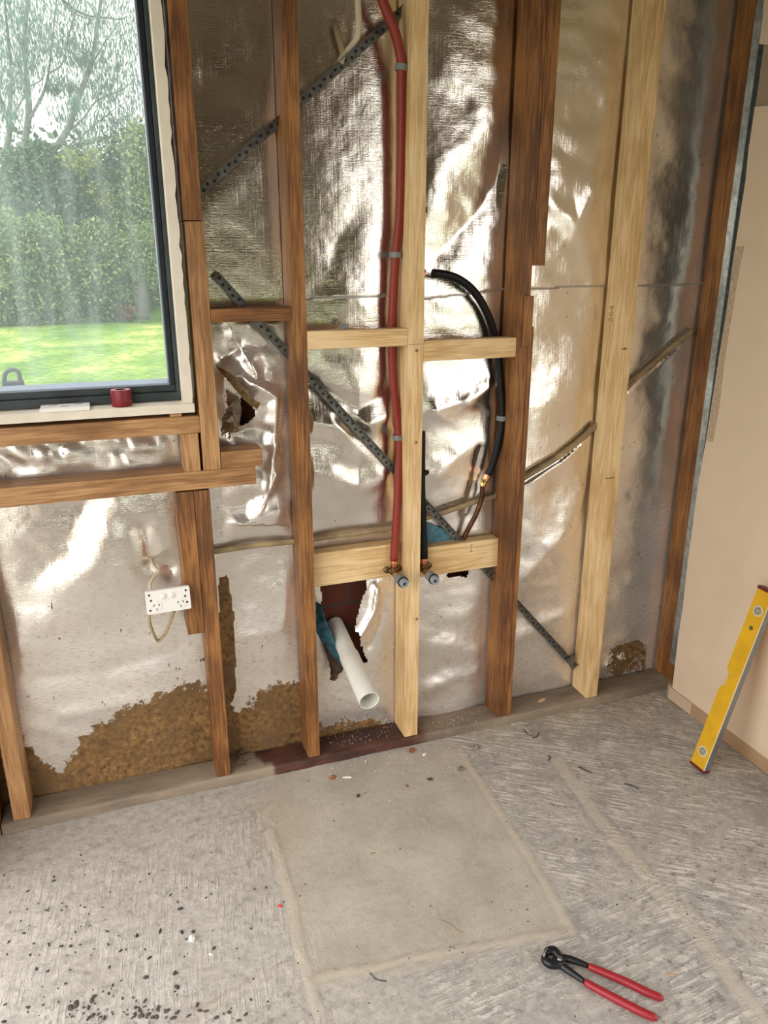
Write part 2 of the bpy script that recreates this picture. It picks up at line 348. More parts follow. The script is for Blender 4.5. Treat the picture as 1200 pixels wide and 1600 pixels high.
# ================================================================== SETTING
# ---- floor
def floor_material():
    m, n, l, b = new_mat('bare_concrete_slab')
    tc = n.new('ShaderNodeTexCoord')
    def attr(nm):
        a = n.new('ShaderNodeAttribute'); a.attribute_name = nm; return a.outputs['Fac']
    def noise(sc, det=5, rough=0.6, vec=None):
        t = n.new('ShaderNodeTexNoise'); t.inputs['Scale'].default_value = sc; t.inputs['Detail'].default_value = det; t.inputs['Roughness'].default_value = rough
        l.new(vec or tc.outputs['Object'], t.inputs['Vector']); return t.outputs['Fac']
    def ramp(fac, p0, c0, p1, c1):
        r = n.new('ShaderNodeValToRGB'); r.color_ramp.elements[0].position = p0; r.color_ramp.elements[1].position = p1
        r.color_ramp.elements[0].color = (*c0, 1); r.color_ramp.elements[1].color = (*c1, 1); l.new(fac, r.inputs[0]); return r.outputs[0]
    def mixc(f, a, c, mode='MIX'):
        x = n.new('ShaderNodeMix'); x.data_type = 'RGBA'; x.blend_type = mode
        if isinstance(f, float): x.inputs[0].default_value = f
        else: l.new(f, x.inputs[0])
        for s, v in ((6, a), (7, c)):
            if isinstance(v, tuple): x.inputs[s].default_value = (*v, 1)
            else: l.new(v, x.inputs[s])
        return x.outputs[2]
    def math_(op, a, c=None):
        x = n.new('ShaderNodeMath'); x.operation = op
        for s, v in ((0, a), (1, c)):
            if v is None: continue
            if isinstance(v, (int, float)): x.inputs[s].default_value = v
            else: l.new(v, x.inputs[s])
        return x.outputs[0]
    n1 = noise(3.5, 6, 0.6); n2 = noise(45, 8, 0.7); n3 = noise(220, 5, 0.7)
    base = ramp(n1, 0.3, (0.37, 0.33, 0.285), 0.7, (0.58, 0.54, 0.485))
    base = mixc(0.7, base, ramp(n2, 0.3, (0.30, 0.275, 0.245), 0.72, (0.68, 0.64, 0.585)))
    smooth_c = ramp(noise(6, 6, 0.65), 0.3, (0.38, 0.335, 0.26), 0.72, (0.62, 0.565, 0.475))
    base = mixc(attr('smooth'), base, smooth_c)
    base = mixc(attr('tan'), base, (0.46, 0.34, 0.21))
    # adhesive trowel ridges: stretched noise in the direction stored per region (three fixed directions)
    ridges = None
    for nm, ang in (('ridge_a', 1.45), ('ridge_b', -0.62), ('ridge_c', 0.10)):
        mp = n.new('ShaderNodeMapping'); mp.vector_type = 'TEXTURE'; mp.inputs['Rotation'].default_value = (0, 0, ang)
        mp.inputs['Scale'].default_value = (0.085, 0.0105, 1)
        l.new(tc.outputs['Object'], mp.inputs['Vector'])
        rn = noise(1.0, 3, 0.55, mp.outputs[0])
        rr = math_('MULTIPLY', ramp(rn, 0.46, (0, 0, 0), 0.54, (1, 1, 1)), attr(nm))
        ridges = rr if ridges is None else math_('ADD', ridges, rr)
    brk = ramp(noise(9, 6, 0.75), 0.44, (0, 0, 0), 0.58, (1, 1, 1))
    rmask = math_('MULTIPLY', ridges, brk)
    gm = math_('MULTIPLY', ramp(noise(7, 5, 0.7), 0.45, (0, 0, 0), 0.62, (1, 1, 1)), math_('MAXIMUM', attr('ridge_b'), attr('ridge_c')))
    base = mixc(math_('MULTIPLY', gm, 0.6), base, (0.29, 0.275, 0.26))
    base = mixc(math_('MULTIPLY', rmask, 0.8), base, (0.74, 0.70, 0.64))
    dk = math_('MULTIPLY', ramp(noise(30, 8, 0.8), 0.53, (0, 0, 0), 0.62, (1, 1, 1)), attr('dirt'))
    base = mixc(math_('MULTIPLY', dk, 0.75), base, (0.13, 0.11, 0.095))
    base = mixc(math_('MULTIPLY', attr('line'), 0.7), base, (0.60, 0.52, 0.43))
    base = mixc(math_('MULTIPLY', attr('linedark'), 0.5), base, (0.22, 0.17, 0.13))
    sp = ramp(n3, 0.30, (0.35, 0.32, 0.28), 0.42, (1, 1, 1)); base = mixc(0.8, base, sp, 'MULTIPLY')
    l.new(base, b.inputs['Base Color']); b.inputs['Roughness'].default_value = 0.78
    b.inputs['Specular IOR Level'].default_value = 0.3
    h = math_('ADD', math_('MULTIPLY', rmask, 1.0), math_('MULTIPLY', n2, 0.8)); h = math_('ADD', h, math_('MULTIPLY', n3, 0.25))
    bp = n.new('ShaderNodeBump'); bp.inputs['Strength'].default_value = 0.7; bp.inputs['Distance'].default_value = 0.004
    l.new(h, bp.inputs['Height']); l.new(bp.outputs[0], b.inputs['Normal'])
    return m
fx = np.concatenate([np.linspace(LX, -0.45, 2), np.arange(-0.44, 1.9, 0.0075), np.array([1.9, 2.0])])
fy = np.concatenate([np.linspace(-4.6, -1.8, 12), np.arange(-1.78, 0.0, 0.0075), np.array([0.0])])
X, Y_ = np.meshgrid(fx, fy)
wob = (fbm(X, Y_, 14, 3, 3) - 0.5) * 0.05
smooth_poly = gxy([(430, 1215), (715, 1165), (885, 1450), (700, 1490), (490, 1535), (450, 1400)])
sm = 1 - sstep(0.0, 0.035, np.where(in_poly(X + wob, Y_ + wob * .7, smooth_poly), 0, seg_dist(X, Y_, smooth_poly + smooth_poly[:1])))
lines = [gxy([(718, 1170), (770, 1255), (830, 1345), (895, 1455)]), gxy([(872, 1188), (930, 1270), (1010, 1370), (1080, 1450), (1165, 1560), (1190, 1600)]),
         gxy([(895, 1455), (800, 1470), (640, 1500), (495, 1530)]), gxy([(420, 1300), (455, 1400), (468, 1490), (490, 1560), (500, 1600)]), gxy([(450, 1505), (300, 1590)])]
ln = np.zeros_like(X); ld = np.zeros_like(X)
for i, p in enumerate(lines):
    d = seg_dist(X + wob * 0.25, Y_ + wob * 0.2, p); w_ = (0.014, 0.024, 0.012, 0.016, 0.008)[i]
    ln = np.maximum(ln, (1 - sstep(w_ * 0.5, w_, d)) * (0.55 + 0.45 * fbm(X, Y_, 30, 3, 9)))
    ld = np.maximum(ld, np.exp(-((d - w_ * 1.1) / 0.004) ** 2) * 0.9 * fbm(X, Y_, 18, 3, 5))
right = sstep(0.90, 0.96, X + wob * 0.6)
low = sstep(-0.80, -0.90, Y_ + wob * 0.4 + (X - 0.3) * -0.07)
left = 1 - sstep(0.25, 0.34, X + wob)
smc = np.clip(sm, 0, 1)
ridge_b = right * (1 - low * (X < 1.15)) * (1 - 0.3 * ln)
ridge_c = low * sstep(0.45, 0.6, X) * (X < 1.2) * (1 - smc)
ridge_a = left * (1 - sstep(-0.30, -0.2, Y_)) * (1 - sstep(-0.98, -1.1, Y_) * 0.6)
blob_ = np.exp(-(seg_dist(X, Y_, gxy([(90, 1598), (200, 1590), (300, 1575)])) / 0.035) ** 2)
dirt = np.clip(1.2 * blob_ + 0.35 * left + 0.9 * left * sstep(-0.75, -1.0, Y_) + 0.35 * right + 0.35 * low + 0.15, 0, 1) * (1 - 0.75 * smc)
tan = np.clip(sstep(0.30, -0.0, np.abs(Y_ + 0.03)) * sstep(0.75, 1.5, X) * 0.75 + 0.4 * np.exp(-((X - 0.30) / 0.07) ** 2) * np.exp(-((Y_ + 0.3) / 0.16) ** 2), 0, 1)
Z = (fbm(X, Y_, 5, 4, 21) - 0.5) * 0.004 - 0.001 + ln * 0.0015
floor = grid_obj('floor', fx, fy, np.stack([X, Y_, Z], -1), floor_material(),
                 attrs=dict(smooth=smc * (0.45 + 0.5 * fbm(X, Y_, 9, 3, 61)), line=ln, linedark=ld, ridge_a=ridge_a * 0.45, ridge_b=ridge_b, ridge_c=ridge_c, dirt=dirt, tan=tan))
tag(floor, kind='structure')

def st(o): o['kind'] = 'structure'; return o
# ---- brick skin beyond the foil
def brick_material():
    m, n, l, b = new_mat('red_brick'); tc = n.new('ShaderNodeTexCoord')
    mp = n.new('ShaderNodeMapping'); mp.inputs['Rotation'].default_value = (math.radians(90), 0, 0); l.new(tc.outputs['Object'], mp.inputs[0])
    br = n.new('ShaderNodeTexBrick'); br.inputs['Scale'].default_value = 1; br.inputs['Brick Width'].default_value = 0.24; br.inputs['Row Height'].default_value = 0.086
    br.inputs['Mortar Size'].default_value = 0.006; br.inputs['Color1'].default_value = (0.085, 0.020, 0.010, 1); br.inputs['Color2'].default_value = (0.12, 0.028, 0.012, 1); br.inputs['Mortar'].default_value = (0.07, 0.04, 0.03, 1)
    l.new(mp.outputs[0], br.inputs['Vector']); l.new(br.outputs[0], b.inputs['Base Color']); b.inputs['Roughness'].default_value = 0.9; return m
bm = bmesh.new(); BY0, BY1 = 0.06, 0.17
add_box(bm, LX - 0.1, 2.1, BY0, BY1, -0.4, 1.10); add_box(bm, 0.19, 2.1, BY0, BY1, 1.10, 2.7); add_box(bm, LX - 0.8, -1.0, BY0, BY1, -0.4, 2.7); add_box(bm, -1.0, 0.19, BY0, BY1, 2.32, 2.7)
add_box(bm, -1.3, LX - 0.1, BY0, BY1, -0.4, 1.10)
st(bm_obj('wall_front', bm, brick_material()))
# ---- right wall: plasterboard with a ragged, torn leading edge
edge_px = [(1050, 1078), (1054, 1040), (1060, 993), (1066, 950), (1074, 882), (1077, 862), (1080, 840), (1086, 786), (1092, 750), (1100, 705), (1103, 690), (1112, 630), (1123, 560),
           (1135, 480), (1145, 410), (1155, 345), (1165, 280), (1169, 227), (1171, 225), (1179, 167), (1200, 165), (1200, 70), (1186, 69), (1190, 30), (1194, 0)]
poly = []
for px, py in edge_px:
    p = XP(px, py); poly.append((RXW, min(p.y, -0.13), p.z))
top = poly[-1]
CH = 2.5
for i in range(len(poly)):
    if i and i % 2: poly[i] = (poly[i][0], poly[i][1] + random.uniform(-.003, .003), poly[i][2])
OPY0, OPY1, OPZ = -1.15, -3.4, 2.15
outline = [(RXW, OPY0, 0.052)] + [(RXW, poly[0][1], 0.052)] + poly[1:] + [(RXW, top[1], CH), (RXW, OPY0, CH)]
bm = bmesh.new(); add_prism(bm, outline, (0.012, 0, 0))
bmesh.ops.triangulate(bm, faces=[f for f in bm.faces if len(f.verts) > 4])
wr = st(bm_obj('wall_right', bm, M['plasterboard']))
bm = bmesh.new(); add_box(bm, RXW, RXW + 0.09, OPY1, OPY0, OPZ, CH); add_box(bm, RXW, RXW + 0.09, -4.6, OPY1, 0, CH)
st(bm_obj('wall_right_rear', bm, M['plasterboard']))
# torn paper band at the edge
band = []
tb = [(1104.5, 688), (1113, 630), (1124, 560), (1136, 480), (1146, 410), (1150, 385)]
bm = bmesh.new()
pl = []
for px, py in tb: p = XP(px, py, RXW - 0.001); pl.append((RXW - 0.0015, p.y, p.z))
pr = [(RXW - 0.0015, y - 0.020 - random.uniform(0, 0.012), z) for x, y, z in pl][::-1]
add_prism(bm, pl + pr, (0.0018, 0, 0)); bmesh.ops.triangulate(bm, faces=[f for f in bm.faces if len(f.verts) > 4])
bm_obj('torn_paper', bm, M['board_core'], wr)
# exposed base strip and timber return behind the board edge, gap shade put into its near-black colour
bb = st(box('baseboard_right', RXW + 0.004, RXW + 0.05, OPY0, -0.135, 0.0, 0.054, M['kick'], None, 0.001))
box('lighter_block', RXW - 0.002, RXW + 0.010, -0.262, -0.150, 0.004, 0.050, flat('pale_tan_patch', (0.56, 0.42, 0.29), 0.7), bb, 0.001)
st(box('wall_right_framing', 1.905, 1.928, -0.19, -0.128, 0.0, CH, M['dark'], None, 0.001))
st(box('wall_right_noggin', RXW + 0.0125, RXW + 0.05, -0.42, -0.165, XP(1195, 168).z - 0.05, CH, flat('torn_taupe_paper', (0.36, 0.27, 0.19), 0.85), None, 0.001))
st(box('wall_right_outer', 1.93, 2.0, OPY0, 0.06, -0.1, CH, M['dark'], None, 0))  # near-black too, shade behind the board put into its colour
# ---- left wall (outside the frame): short return, wide opening, rear part
bm = bmesh.new(); add_box(bm, LX - 0.10, LX, -0.33, 0.0, 0, CH); add_box(bm, LX - 0.10, LX, -2.5, -0.33, 2.15, CH); add_box(bm, LX - 0.10, LX, -4.6, -2.5, 0, CH)
st(bm_obj('wall_left', bm, M['plasterboard']))
# ---- wall behind the camera, its low opening shaped to brighten foil reflections; ceiling
bm = bmesh.new(); add_box(bm, LX - 0.1, 1.86, -4.7, -4.6, 0, 0.25); add_box(bm, LX - 0.1, 1.86, -4.7, -4.6, 0.95, CH)
add_box(bm, LX - 0.1, -0.2, -4.7, -4.6, 0.25, 0.95); add_box(bm, 1.4, 1.86, -4.7, -4.6, 0.25, 0.95)
st(bm_obj('wall_rear', bm, M['backwall']))
st(box('ceiling', LX - 0.1, 2.0, -4.7, 0.17, CH, CH + 0.06, M['ceiling'], None, 0))

# ---- ground outside
def grass_material():
    m, n, l, b = new_mat('lawn_grass'); tc = n.new('ShaderNodeTexCoord')
    def nz(sc, det=4, v=None):
        t = n.new('ShaderNodeTexNoise'); t.inputs['Scale'].default_value = sc; t.inputs['Detail'].default_value = det; l.new(v or tc.outputs['Object'], t.inputs['Vector']); return t.outputs['Fac']
    mp = n.new('ShaderNodeMapping'); mp.inputs['Scale'].default_value = (1, 0.6, 1); l.new(tc.outputs['Object'], mp.inputs[0])
    r = n.new('ShaderNodeValToRGB'); e = r.color_ramp.elements; e[0].position = 0.38; e[0].color = (0.07, 0.17, 0.012, 1); e[1].position = 0.62; e[1].color = (0.46, 0.46, 0.13, 1)
    k = e.new(0.52); k.color = (0.17, 0.31, 0.025, 1)
    a = n.new('ShaderNodeMath'); a.operation = 'MULTIPLY_ADD'; a.inputs[1].default_value = 0.45
    l.new(nz(7, 6), a.inputs[0])
    a2 = n.new('ShaderNodeMath'); a2.operation = 'MULTIPLY'; a2.inputs[1].default_value = 0.55; l.new(nz(0.9, 4, mp.outputs[0]), a2.inputs[0]); l.new(a2.outputs[0], a.inputs[2])
    l.new(a.outputs[0], r.inputs[0]); l.new(r.outputs[0], b.inputs['Base Color']); b.inputs['Roughness'].default_value = 0.9
    bp = n.new('ShaderNodeBump'); bp.inputs['Strength'].default_value = 0.5; bp.inputs['Distance'].default_value = 0.05; l.new(nz(30), bp.inputs['Height']); l.new(bp.outputs[0], b.inputs['Normal']); return m
GZ = -0.40
gx = np.arange(-24, 24.1, 0.5); gy = np.concatenate([np.arange(-22, 18, 1.0), np.arange(18, 45, 0.4)])
GX, GY = np.meshgrid(gx, gy)
GZZ = GZ + sstep(22.6, 24.5, GY + 0.10 * np.abs(GX)) * 0.35 * sstep(-1, 2, GX) + sstep(27, 44, GY) * 2.0 + (fbm(GX, GY, 0.7, 3, 4) - 0.5) * 0.08 * (GY > 2)
ground = grid_obj('ground', gx, gy, np.stack([GX, GY, GZZ], -1), grass_material()); st(ground)
bm = bmesh.new(); add_box(bm, -4.5, LX - 0.10, -5, -0.1, -0.45, -0.05); add_box(bm, 1.86, 5.5, -5, -1.0, -0.45, -0.05); add_box(bm, -4.5, 5.5, -9.5, -5.0, -0.45, -0.05)  # unseen pale paving added to bounce daylight through the openings
st(bm_obj('bounce_patio', bm, flat('bounce_patio_concrete', (0.50, 0.48, 0.44), 0.8, var=0.1, bscale=3)))

# ================================================================== WINDOW
win = bpy.data.objects.new('window_1', None); link(win); win.location = (-0.45, 0.0, 1.13); st(win)
WX0 = -1.05; JX0, JX1 = 0.172, 0.196
zs = W(200, 650, -0.09).z                                                    # sill underside
z_st = W(200, 636.0, -0.09).z
# jamb with chipped outer edge
zz = list(np.arange(z_st - 0.022, 2.36, 0.022)); bm = bmesh.new()
pl = [(JX0, -0.09, z) for z in (zz[0], zz[-1])]
pr = [(JX1 + random.choice([0, 0, 0, 0, -0.002, -0.004, 0.001]), -0.09, z) for z in zz][::-1]
add_prism(bm, pl + pr, (0, 0.10, 0)); bmesh.ops.triangulate(bm, faces=[f for f in bm.faces if len(f.verts) > 4])
bm_obj('window_jamb', bm, M['cream_paint'], win)
box('window_sill', WX0, JX1 + 0.002, -0.098, 0.0, zs, z_st, M['cream_paint'], win, 0.0015)
zf = z_st + 0.0005                                                           # frame sits on the sill
z1 = W(200, 616, -0.035).z; z2 = W(200, 604.5, -0.03).z; z3 = W(200, 597, -0.02).z
bm = bmesh.new()
add_box(bm, WX0, JX0 - 0.001, -0.040, 0.02, zf, z1, 0.0015)                   # outer frame sill
add_box(bm, JX0 - 0.010, JX0 - 0.001, -0.040, 0.02, z1, 2.34, 0.001)
bm_obj('window_frame', bm, M['charcoal_dusty'], win)
bm = bmesh.new(); add_box(bm, WX0, JX0 - 0.0105, -0.030, 0.012, z1 + 0.0005, z2, 0.002)
bm_obj('sash_rail', bm, M['charcoal_dusty'], win)
bm = bmesh.new(); add_box(bm, 0.1475, JX0 - 0.0105, -0.030, 0.012, z2, 2.34, 0.002)
bm_obj('sash_stile', bm, M['charcoal'], win)
bm = bmesh.new(); add_prism(bm, [(WX0, -0.026, z2), (WX0, -0.022, z2 + 0.004), (WX0, 0.0, z3 + 0.002), (WX0, 0.0, z2)], (0.1475 - WX0, 0, 0)); bm_obj('glazing_bead', bm, M['bead'], win)
box('glazing_bead', 0.1445, 0.1475, -0.022, 0.0, z3, 2.33, M['bead'], win, 0.0008)
def glass_material():
    m, n, l, b = new_mat('glare_haze_glass'); out = n['Material Output']
    tr = n.new('ShaderNodeBsdfTransparent'); gl = n.new('ShaderNodeBsdfGlossy'); gl.inputs['Roughness'].default_value = 0.02
    df = n.new('ShaderNodeBsdfTranslucent'); df.inputs[0].default_value = (0.80, 0.90, 1.0, 1)  # pale translucent layer, window glare put into the pane as haze
    tc = n.new('ShaderNodeTexCoord'); mp = n.new('ShaderNodeMapping'); mp.inputs['Scale'].default_value = (30, 1, 4); l.new(tc.outputs['Object'], mp.inputs[0])
    nz = n.new('ShaderNodeTexNoise'); nz.inputs['Scale'].default_value = 1.0; nz.inputs['Detail'].default_value = 6; l.new(mp.outputs[0], nz.inputs['Vector'])
    mr = n.new('ShaderNodeMapRange'); mr.inputs['From Min'].default_value = 0.45; mr.inputs['From Max'].default_value = 0.8; mr.inputs['To Min'].default_value = 0.10; mr.inputs['To Max'].default_value = 0.22
    l.new(nz.outputs['Fac'], mr.inputs['Value'])
    m1 = n.new('ShaderNodeMixShader'); l.new(mr.outputs[0], m1.inputs[0]); l.new(tr.outputs[0], m1.inputs[1]); l.new(df.outputs[0], m1.inputs[2])
    m2 = n.new('ShaderNodeMixShader'); m2.inputs[0].default_value = 0.008; l.new(m1.outputs[0], m2.inputs[1]); l.new(gl.outputs[0], m2.inputs[2]); l.new(m2.outputs[0], out.inputs[0]); return m
box('window_pane', WX0, 0.146, 0.002, 0.006, z2 - 0.01, 2.33, glass_material(), win, 0)

# ================================================================== FOIL LINING
def foil_material():
    m, n, l, b = new_mat('silver_foil_paper'); tc = n.new('ShaderNodeTexCoord')
    def nz(sc, det=5, rough=0.6, stretch=None, dist=0):
        v = tc.outputs['Object']
        if stretch:
            mp = n.new('ShaderNodeMapping'); mp.inputs['Scale'].default_value = stretch; l.new(v, mp.inputs[0]); v = mp.outputs[0]
        t = n.new('ShaderNodeTexNoise'); t.inputs['Scale'].default_value = sc; t.inputs['Detail'].default_value = det; t.inputs['Roughness'].default_value = rough; t.inputs['Distortion'].default_value = dist
        l.new(v, t.inputs['Vector']); return t.outputs['Fac']
    def ma(op, a, c=None, d=None):
        x = n.new('ShaderNodeMath'); x.operation = op
        for s, v in ((0, a), (1, c), (2, d)):
            if v is None: continue
            if isinstance(v, (int, float)): x.inputs[s].default_value = v
            else: l.new(v, x.inputs[s])
        return x.outputs[0]
    def mr(v, a, c, d=0, e=1):
        x = n.new('ShaderNodeMapRange'); x.inputs[1].default_value = a; x.inputs[2].default_value = c; x.inputs[3].default_value = d; x.inputs[4].default_value = e; l.new(v, x.inputs[0]); return x.outputs[0]
    def attr(nm):
        a = n.new('ShaderNodeAttribute'); a.attribute_name = nm; return a.outputs['Fac']
    def mixc(f, a, c):
        x = n.new('ShaderNodeMix'); x.data_type = 'RGBA'
        if isinstance(f, float): x.inputs[0].default_value = f
        else: l.new(f, x.inputs[0])
        for s, v in ((6, a), (7, c)):
            if isinstance(v, tuple): x.inputs[s].default_value = (*v, 1)
            else: l.new(v, x.inputs[s])
        return x.outputs[2]
    # brown where the silver has flaked off the paper
    flake = ma('ADD', attr('brown'), ma('MULTIPLY', ma('SUBTRACT', nz(24, 9, 0.75), 0.5), 1.7))
    fm = mr(flake, 0.49, 0.53)
    paper = mixc(mr(nz(60, 7, 0.75), 0.35, 0.68), (0.070, 0.030, 0.008), (0.38, 0.215, 0.075))
    paper = mixc(mr(nz(9, 4), 0.4, 0.7), paper, (0.15, 0.085, 0.035))
    spk = mr(ma('ADD', nz(130, 4, 0.6, (1, 1, 0.40)), ma('MULTIPLY', attr('dull'), 0.03)), 0.675, 0.70)
    spk = ma('MULTIPLY', spk, mr(nz(7, 3), 0.48, 0.6))
    wv_ = mr(nz(1.0, 3, 0.6, (45, 1, 420)), 0.50, 0.70, 0.0, 0.65)
    silver = mixc(mr(nz(5, 4), 0.3, 0.7), (0.80, 0.735, 0.665), (0.90, 0.855, 0.80))
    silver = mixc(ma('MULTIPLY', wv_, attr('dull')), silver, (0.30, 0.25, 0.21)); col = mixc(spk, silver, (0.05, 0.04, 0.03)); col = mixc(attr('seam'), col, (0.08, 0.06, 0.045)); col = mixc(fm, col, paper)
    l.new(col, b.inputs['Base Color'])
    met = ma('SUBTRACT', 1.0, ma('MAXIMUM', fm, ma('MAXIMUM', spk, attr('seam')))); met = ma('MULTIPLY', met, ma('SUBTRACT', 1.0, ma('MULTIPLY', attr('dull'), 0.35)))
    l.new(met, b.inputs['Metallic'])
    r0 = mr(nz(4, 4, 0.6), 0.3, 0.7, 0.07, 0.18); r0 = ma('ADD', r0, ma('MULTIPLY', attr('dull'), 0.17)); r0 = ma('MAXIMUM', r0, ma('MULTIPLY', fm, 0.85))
    l.new(r0, b.inputs['Roughness'])
    # woven scrim lines, vertical smears and crinkle
    weave = nz(1.0, 2, 0.5, (70, 1, 620)); vert = nz(1.0, 4, 0.6, (150, 1, 9), 0.4); crk = nz(26, 7, 0.62, (1, 1, 1), 0.8); thr = nz(1.0, 3, 0.5, (9, 1, 260))
    h = ma('MULTIPLY', weave, 0.26); h = ma('ADD', h, ma('MULTIPLY', vert, 0.22)); h = ma('ADD', h, ma('MULTIPLY', crk, 0.35)); h = ma('ADD', h, ma('MULTIPLY', thr, 0.22))
    h = ma('ADD', h, ma('MULTIPLY', ma('MULTIPLY', fm, nz(90, 6, 0.7)), 1.6))
    bp = n.new('ShaderNodeBump'); bp.inputs['Strength'].default_value = 0.55; bp.inputs['Distance'].default_value = 0.0022
    l.new(h, bp.inputs['Height']); l.new(bp.outputs[0], b.inputs['Normal']); return m
ax = np.arange(LX + 0.005, 1.90, 0.0046); az = np.arange(0.004, 2.49, 0.0046)
AX, AZ = np.meshgrid(ax, az)
stud_x = [(-0.43, -0.33), (0.14, 0.254), (0.4575, 0.495), (0.775, 0.82), (1.105, 1.155), (1.455, 1.50), (1.812, 1.9)]
clear = np.full(AX.shape, 1.0)
for a, b_ in stud_x:
    d = np.maximum(np.maximum(a - AX, AX - b_), 0); clear = np.minimum(clear, d / 0.10)
env = np.sin(np.clip(clear, 0, 1) * math.pi / 2)
upd = 1 - 0.50 * sstep(1.30, 1.45, AZ) * (1 - sstep(0.80, 0.83, AX))
disp = upd * env * (0.010 * (fbm(AX, AZ, 3.0, 2, 1) - 0.35) * 2 + 0.012 * (fbm(AX + AZ * 0.5, AZ * 1.6, 4.5, 3, 33) - 0.5) + 0.0035 * (fbm(AX, AZ, 11, 2, 5) - 0.5))
disp += (0.25 + 0.75 * env) * 0.0007 * (fbm(AX, AZ, 45, 2, 8) - 0.5)
def ridge(px, amp, wd, sharp=1.0):
    global disp
    d = seg_dist(AX, AZ, wxz(px)) + (fbm(AX, AZ, 25, 2, 77) - 0.5) * wd * 0.3
    disp = disp + upd * amp * np.exp(-(np.abs(d) / wd) ** sharp) * np.clip(env * 2.2, 0, 1)
# creases read off the sheet (positive = towards the room)
ridge([(190, 800), (150, 880), (90, 950), (30, 1010)], 0.008, 0.085, 1.8)
ridge([(130, 790), (100, 870), (60, 900)], -0.008, 0.05, 1.8)
ridge([(225, 830), (235, 880), (270, 890)], -0.014, 0.03, 1.4)
ridge([(60, 1060), (160, 1050), (300, 1010)], -0.006, 0.035, 1.6)
ridge([(100, 1120), (240, 1090)], 0.005, 0.03, 1.6)
ridge([(350, 590), (375, 585), (430, 620), (428, 700), (420, 760)], 0.022, 0.022, 1.1)
ridge([(375, 540), (400, 585), (395, 600)], 0.014, 0.018, 1.0)
ridge([(350, 560), (372, 545)], -0.012, 0.02, 1.2)
ridge([(430, 740), (405, 800)], 0.014, 0.014, 1.0)
ridge([(350, 1000), (440, 985), (455, 900)], 0.006, 0.03, 1.3)
ridge([(345, 830), (440, 800)], 0.006, 0.03, 1.4)
ridge([(490, 660), (540, 670), (610, 650)], 0.014, 0.035, 1.4)
ridge([(490, 735), (560, 760), (610, 740)], 0.010, 0.05, 1.7)
ridge([(490, 600), (560, 640), (610, 610)], -0.008, 0.03, 1.4)
ridge([(680, 640), (740, 620), (785, 590)], 0.015, 0.035, 1.5)
ridge([(680, 740), (730, 700), (770, 690)], 0.008, 0.04, 1.5)
ridge([(750, 700), (738, 760), (728, 800)], -0.007, 0.014, 1.2)
ridge([(660, 1000), (740, 1020)], 0.010, 0.05, 1.8)
ridge([(670, 1075), (740, 1050)], 0.007, 0.03, 1.6)
ridge([(588, 918), (583, 950), (568, 980), (556, 995)], 0.026, 0.012, 1.0)
ridge([(600, 935), (596, 975), (580, 1010)], -0.006, 0.016, 1.2)
ridge([(820, 900), (880, 830), (915, 760)], 0.012, 0.05, 1.6)
ridge([(810, 1000), (880, 960)], 0.009, 0.045, 1.6)
ridge([(850, 310), (900, 350), (925, 300)], 0.009, 0.045, 1.5)
ridge([(760, 200), (700, 240), (675, 320)], 0.008, 0.06, 1.7)
ridge([(685, 400), (750, 330), (790, 260)], -0.010, 0.05, 1.5)
ridge([(510, 440), (530, 370), (555, 340)], -0.006, 0.04, 1.5)
ridge([(320, 330), (380, 270)], 0.006, 0.05, 1.6)
ridge([(340, 120), (400, 90), (430, 60)], -0.008, 0.05, 1.5)
ridge([(820, 640), (870, 620), (925, 590)], 0.006, 0.06, 1.7)
ridge([(950, 1040), (1000, 1020)], 0.014, 0.02, 1.2)
# crumpled bay beside the window and the strip between the trimmers
crumple = in_poly(AX, AZ, wxz([(318, 505), (460, 505), (455, 820), (330, 820)])); cr_ = np.where(crumple, 1.0, 0.0)
strip = in_poly(AX, AZ, wxz([(-40, 690), (310, 665), (310, 760), (-40, 770)])); cr_ = np.maximum(cr_, np.where(strip, 1.0, 0))
fold = np.abs(fbm(AX + 0.3 * AZ, AZ, 9, 3, 91) - 0.5) * 2
disp += cr_ * np.clip(env * 1.6 + 0.3 * strip, 0, 1) * (0.020 * fold - 0.002)
# cable trace pushes the sheet out
cable_px = [(325, 863), (360, 858), (400, 852), (460, 846), (520, 838), (610, 825), (680, 805), (740, 785), (778, 773), (818, 748), (870, 716), (925, 672), (980, 606), (1030, 560), (1085, 515)]
dc = seg_dist(AX, AZ, wxz(cable_px, -0.004)); disp = np.where(dc < 0.02, np.minimum(disp, 0.001), disp)
for bp_ in ([(303, 309), (645, 3)], [(336, 430), (899, 1043)], [(676, 427), (718, 437), (758, 483), (777, 550), (785, 640), (777, 700), (762, 742), (743, 805), (718, 858)]):
    db = seg_dist(AX, AZ, wxz(bp_, -0.014)); disp = np.where(disp > 0.010, disp + (0.010 - disp) * (1 - sstep(0.012, 0.035, db)), disp)
# lap in the sheet with its dark line
seam_px = [(330, 466), (440, 468), (605, 461), (668, 466), (775, 453), (830, 450), (940, 447), (1092, 443), (1110, 442)]
sx = wxz(seam_px); szz = np.interp(ax, [p[0] for p in sx], [p[1] for p in sx]); above = AZ > szz[None, :]
disp += np.where(above & (AX > 0.45), 0.002 * np.exp(-(AZ - szz[None, :]) / 0.08), 0)
seam = np.where((np.abs(AZ - szz[None, :] + 0.001) < 0.0024) & (AX > 0.50), 0.7, 0.0)
disp = np.clip(disp, -0.03, 0.06)
YB = 0.006 - disp
YB = np.minimum(YB, 0.045)
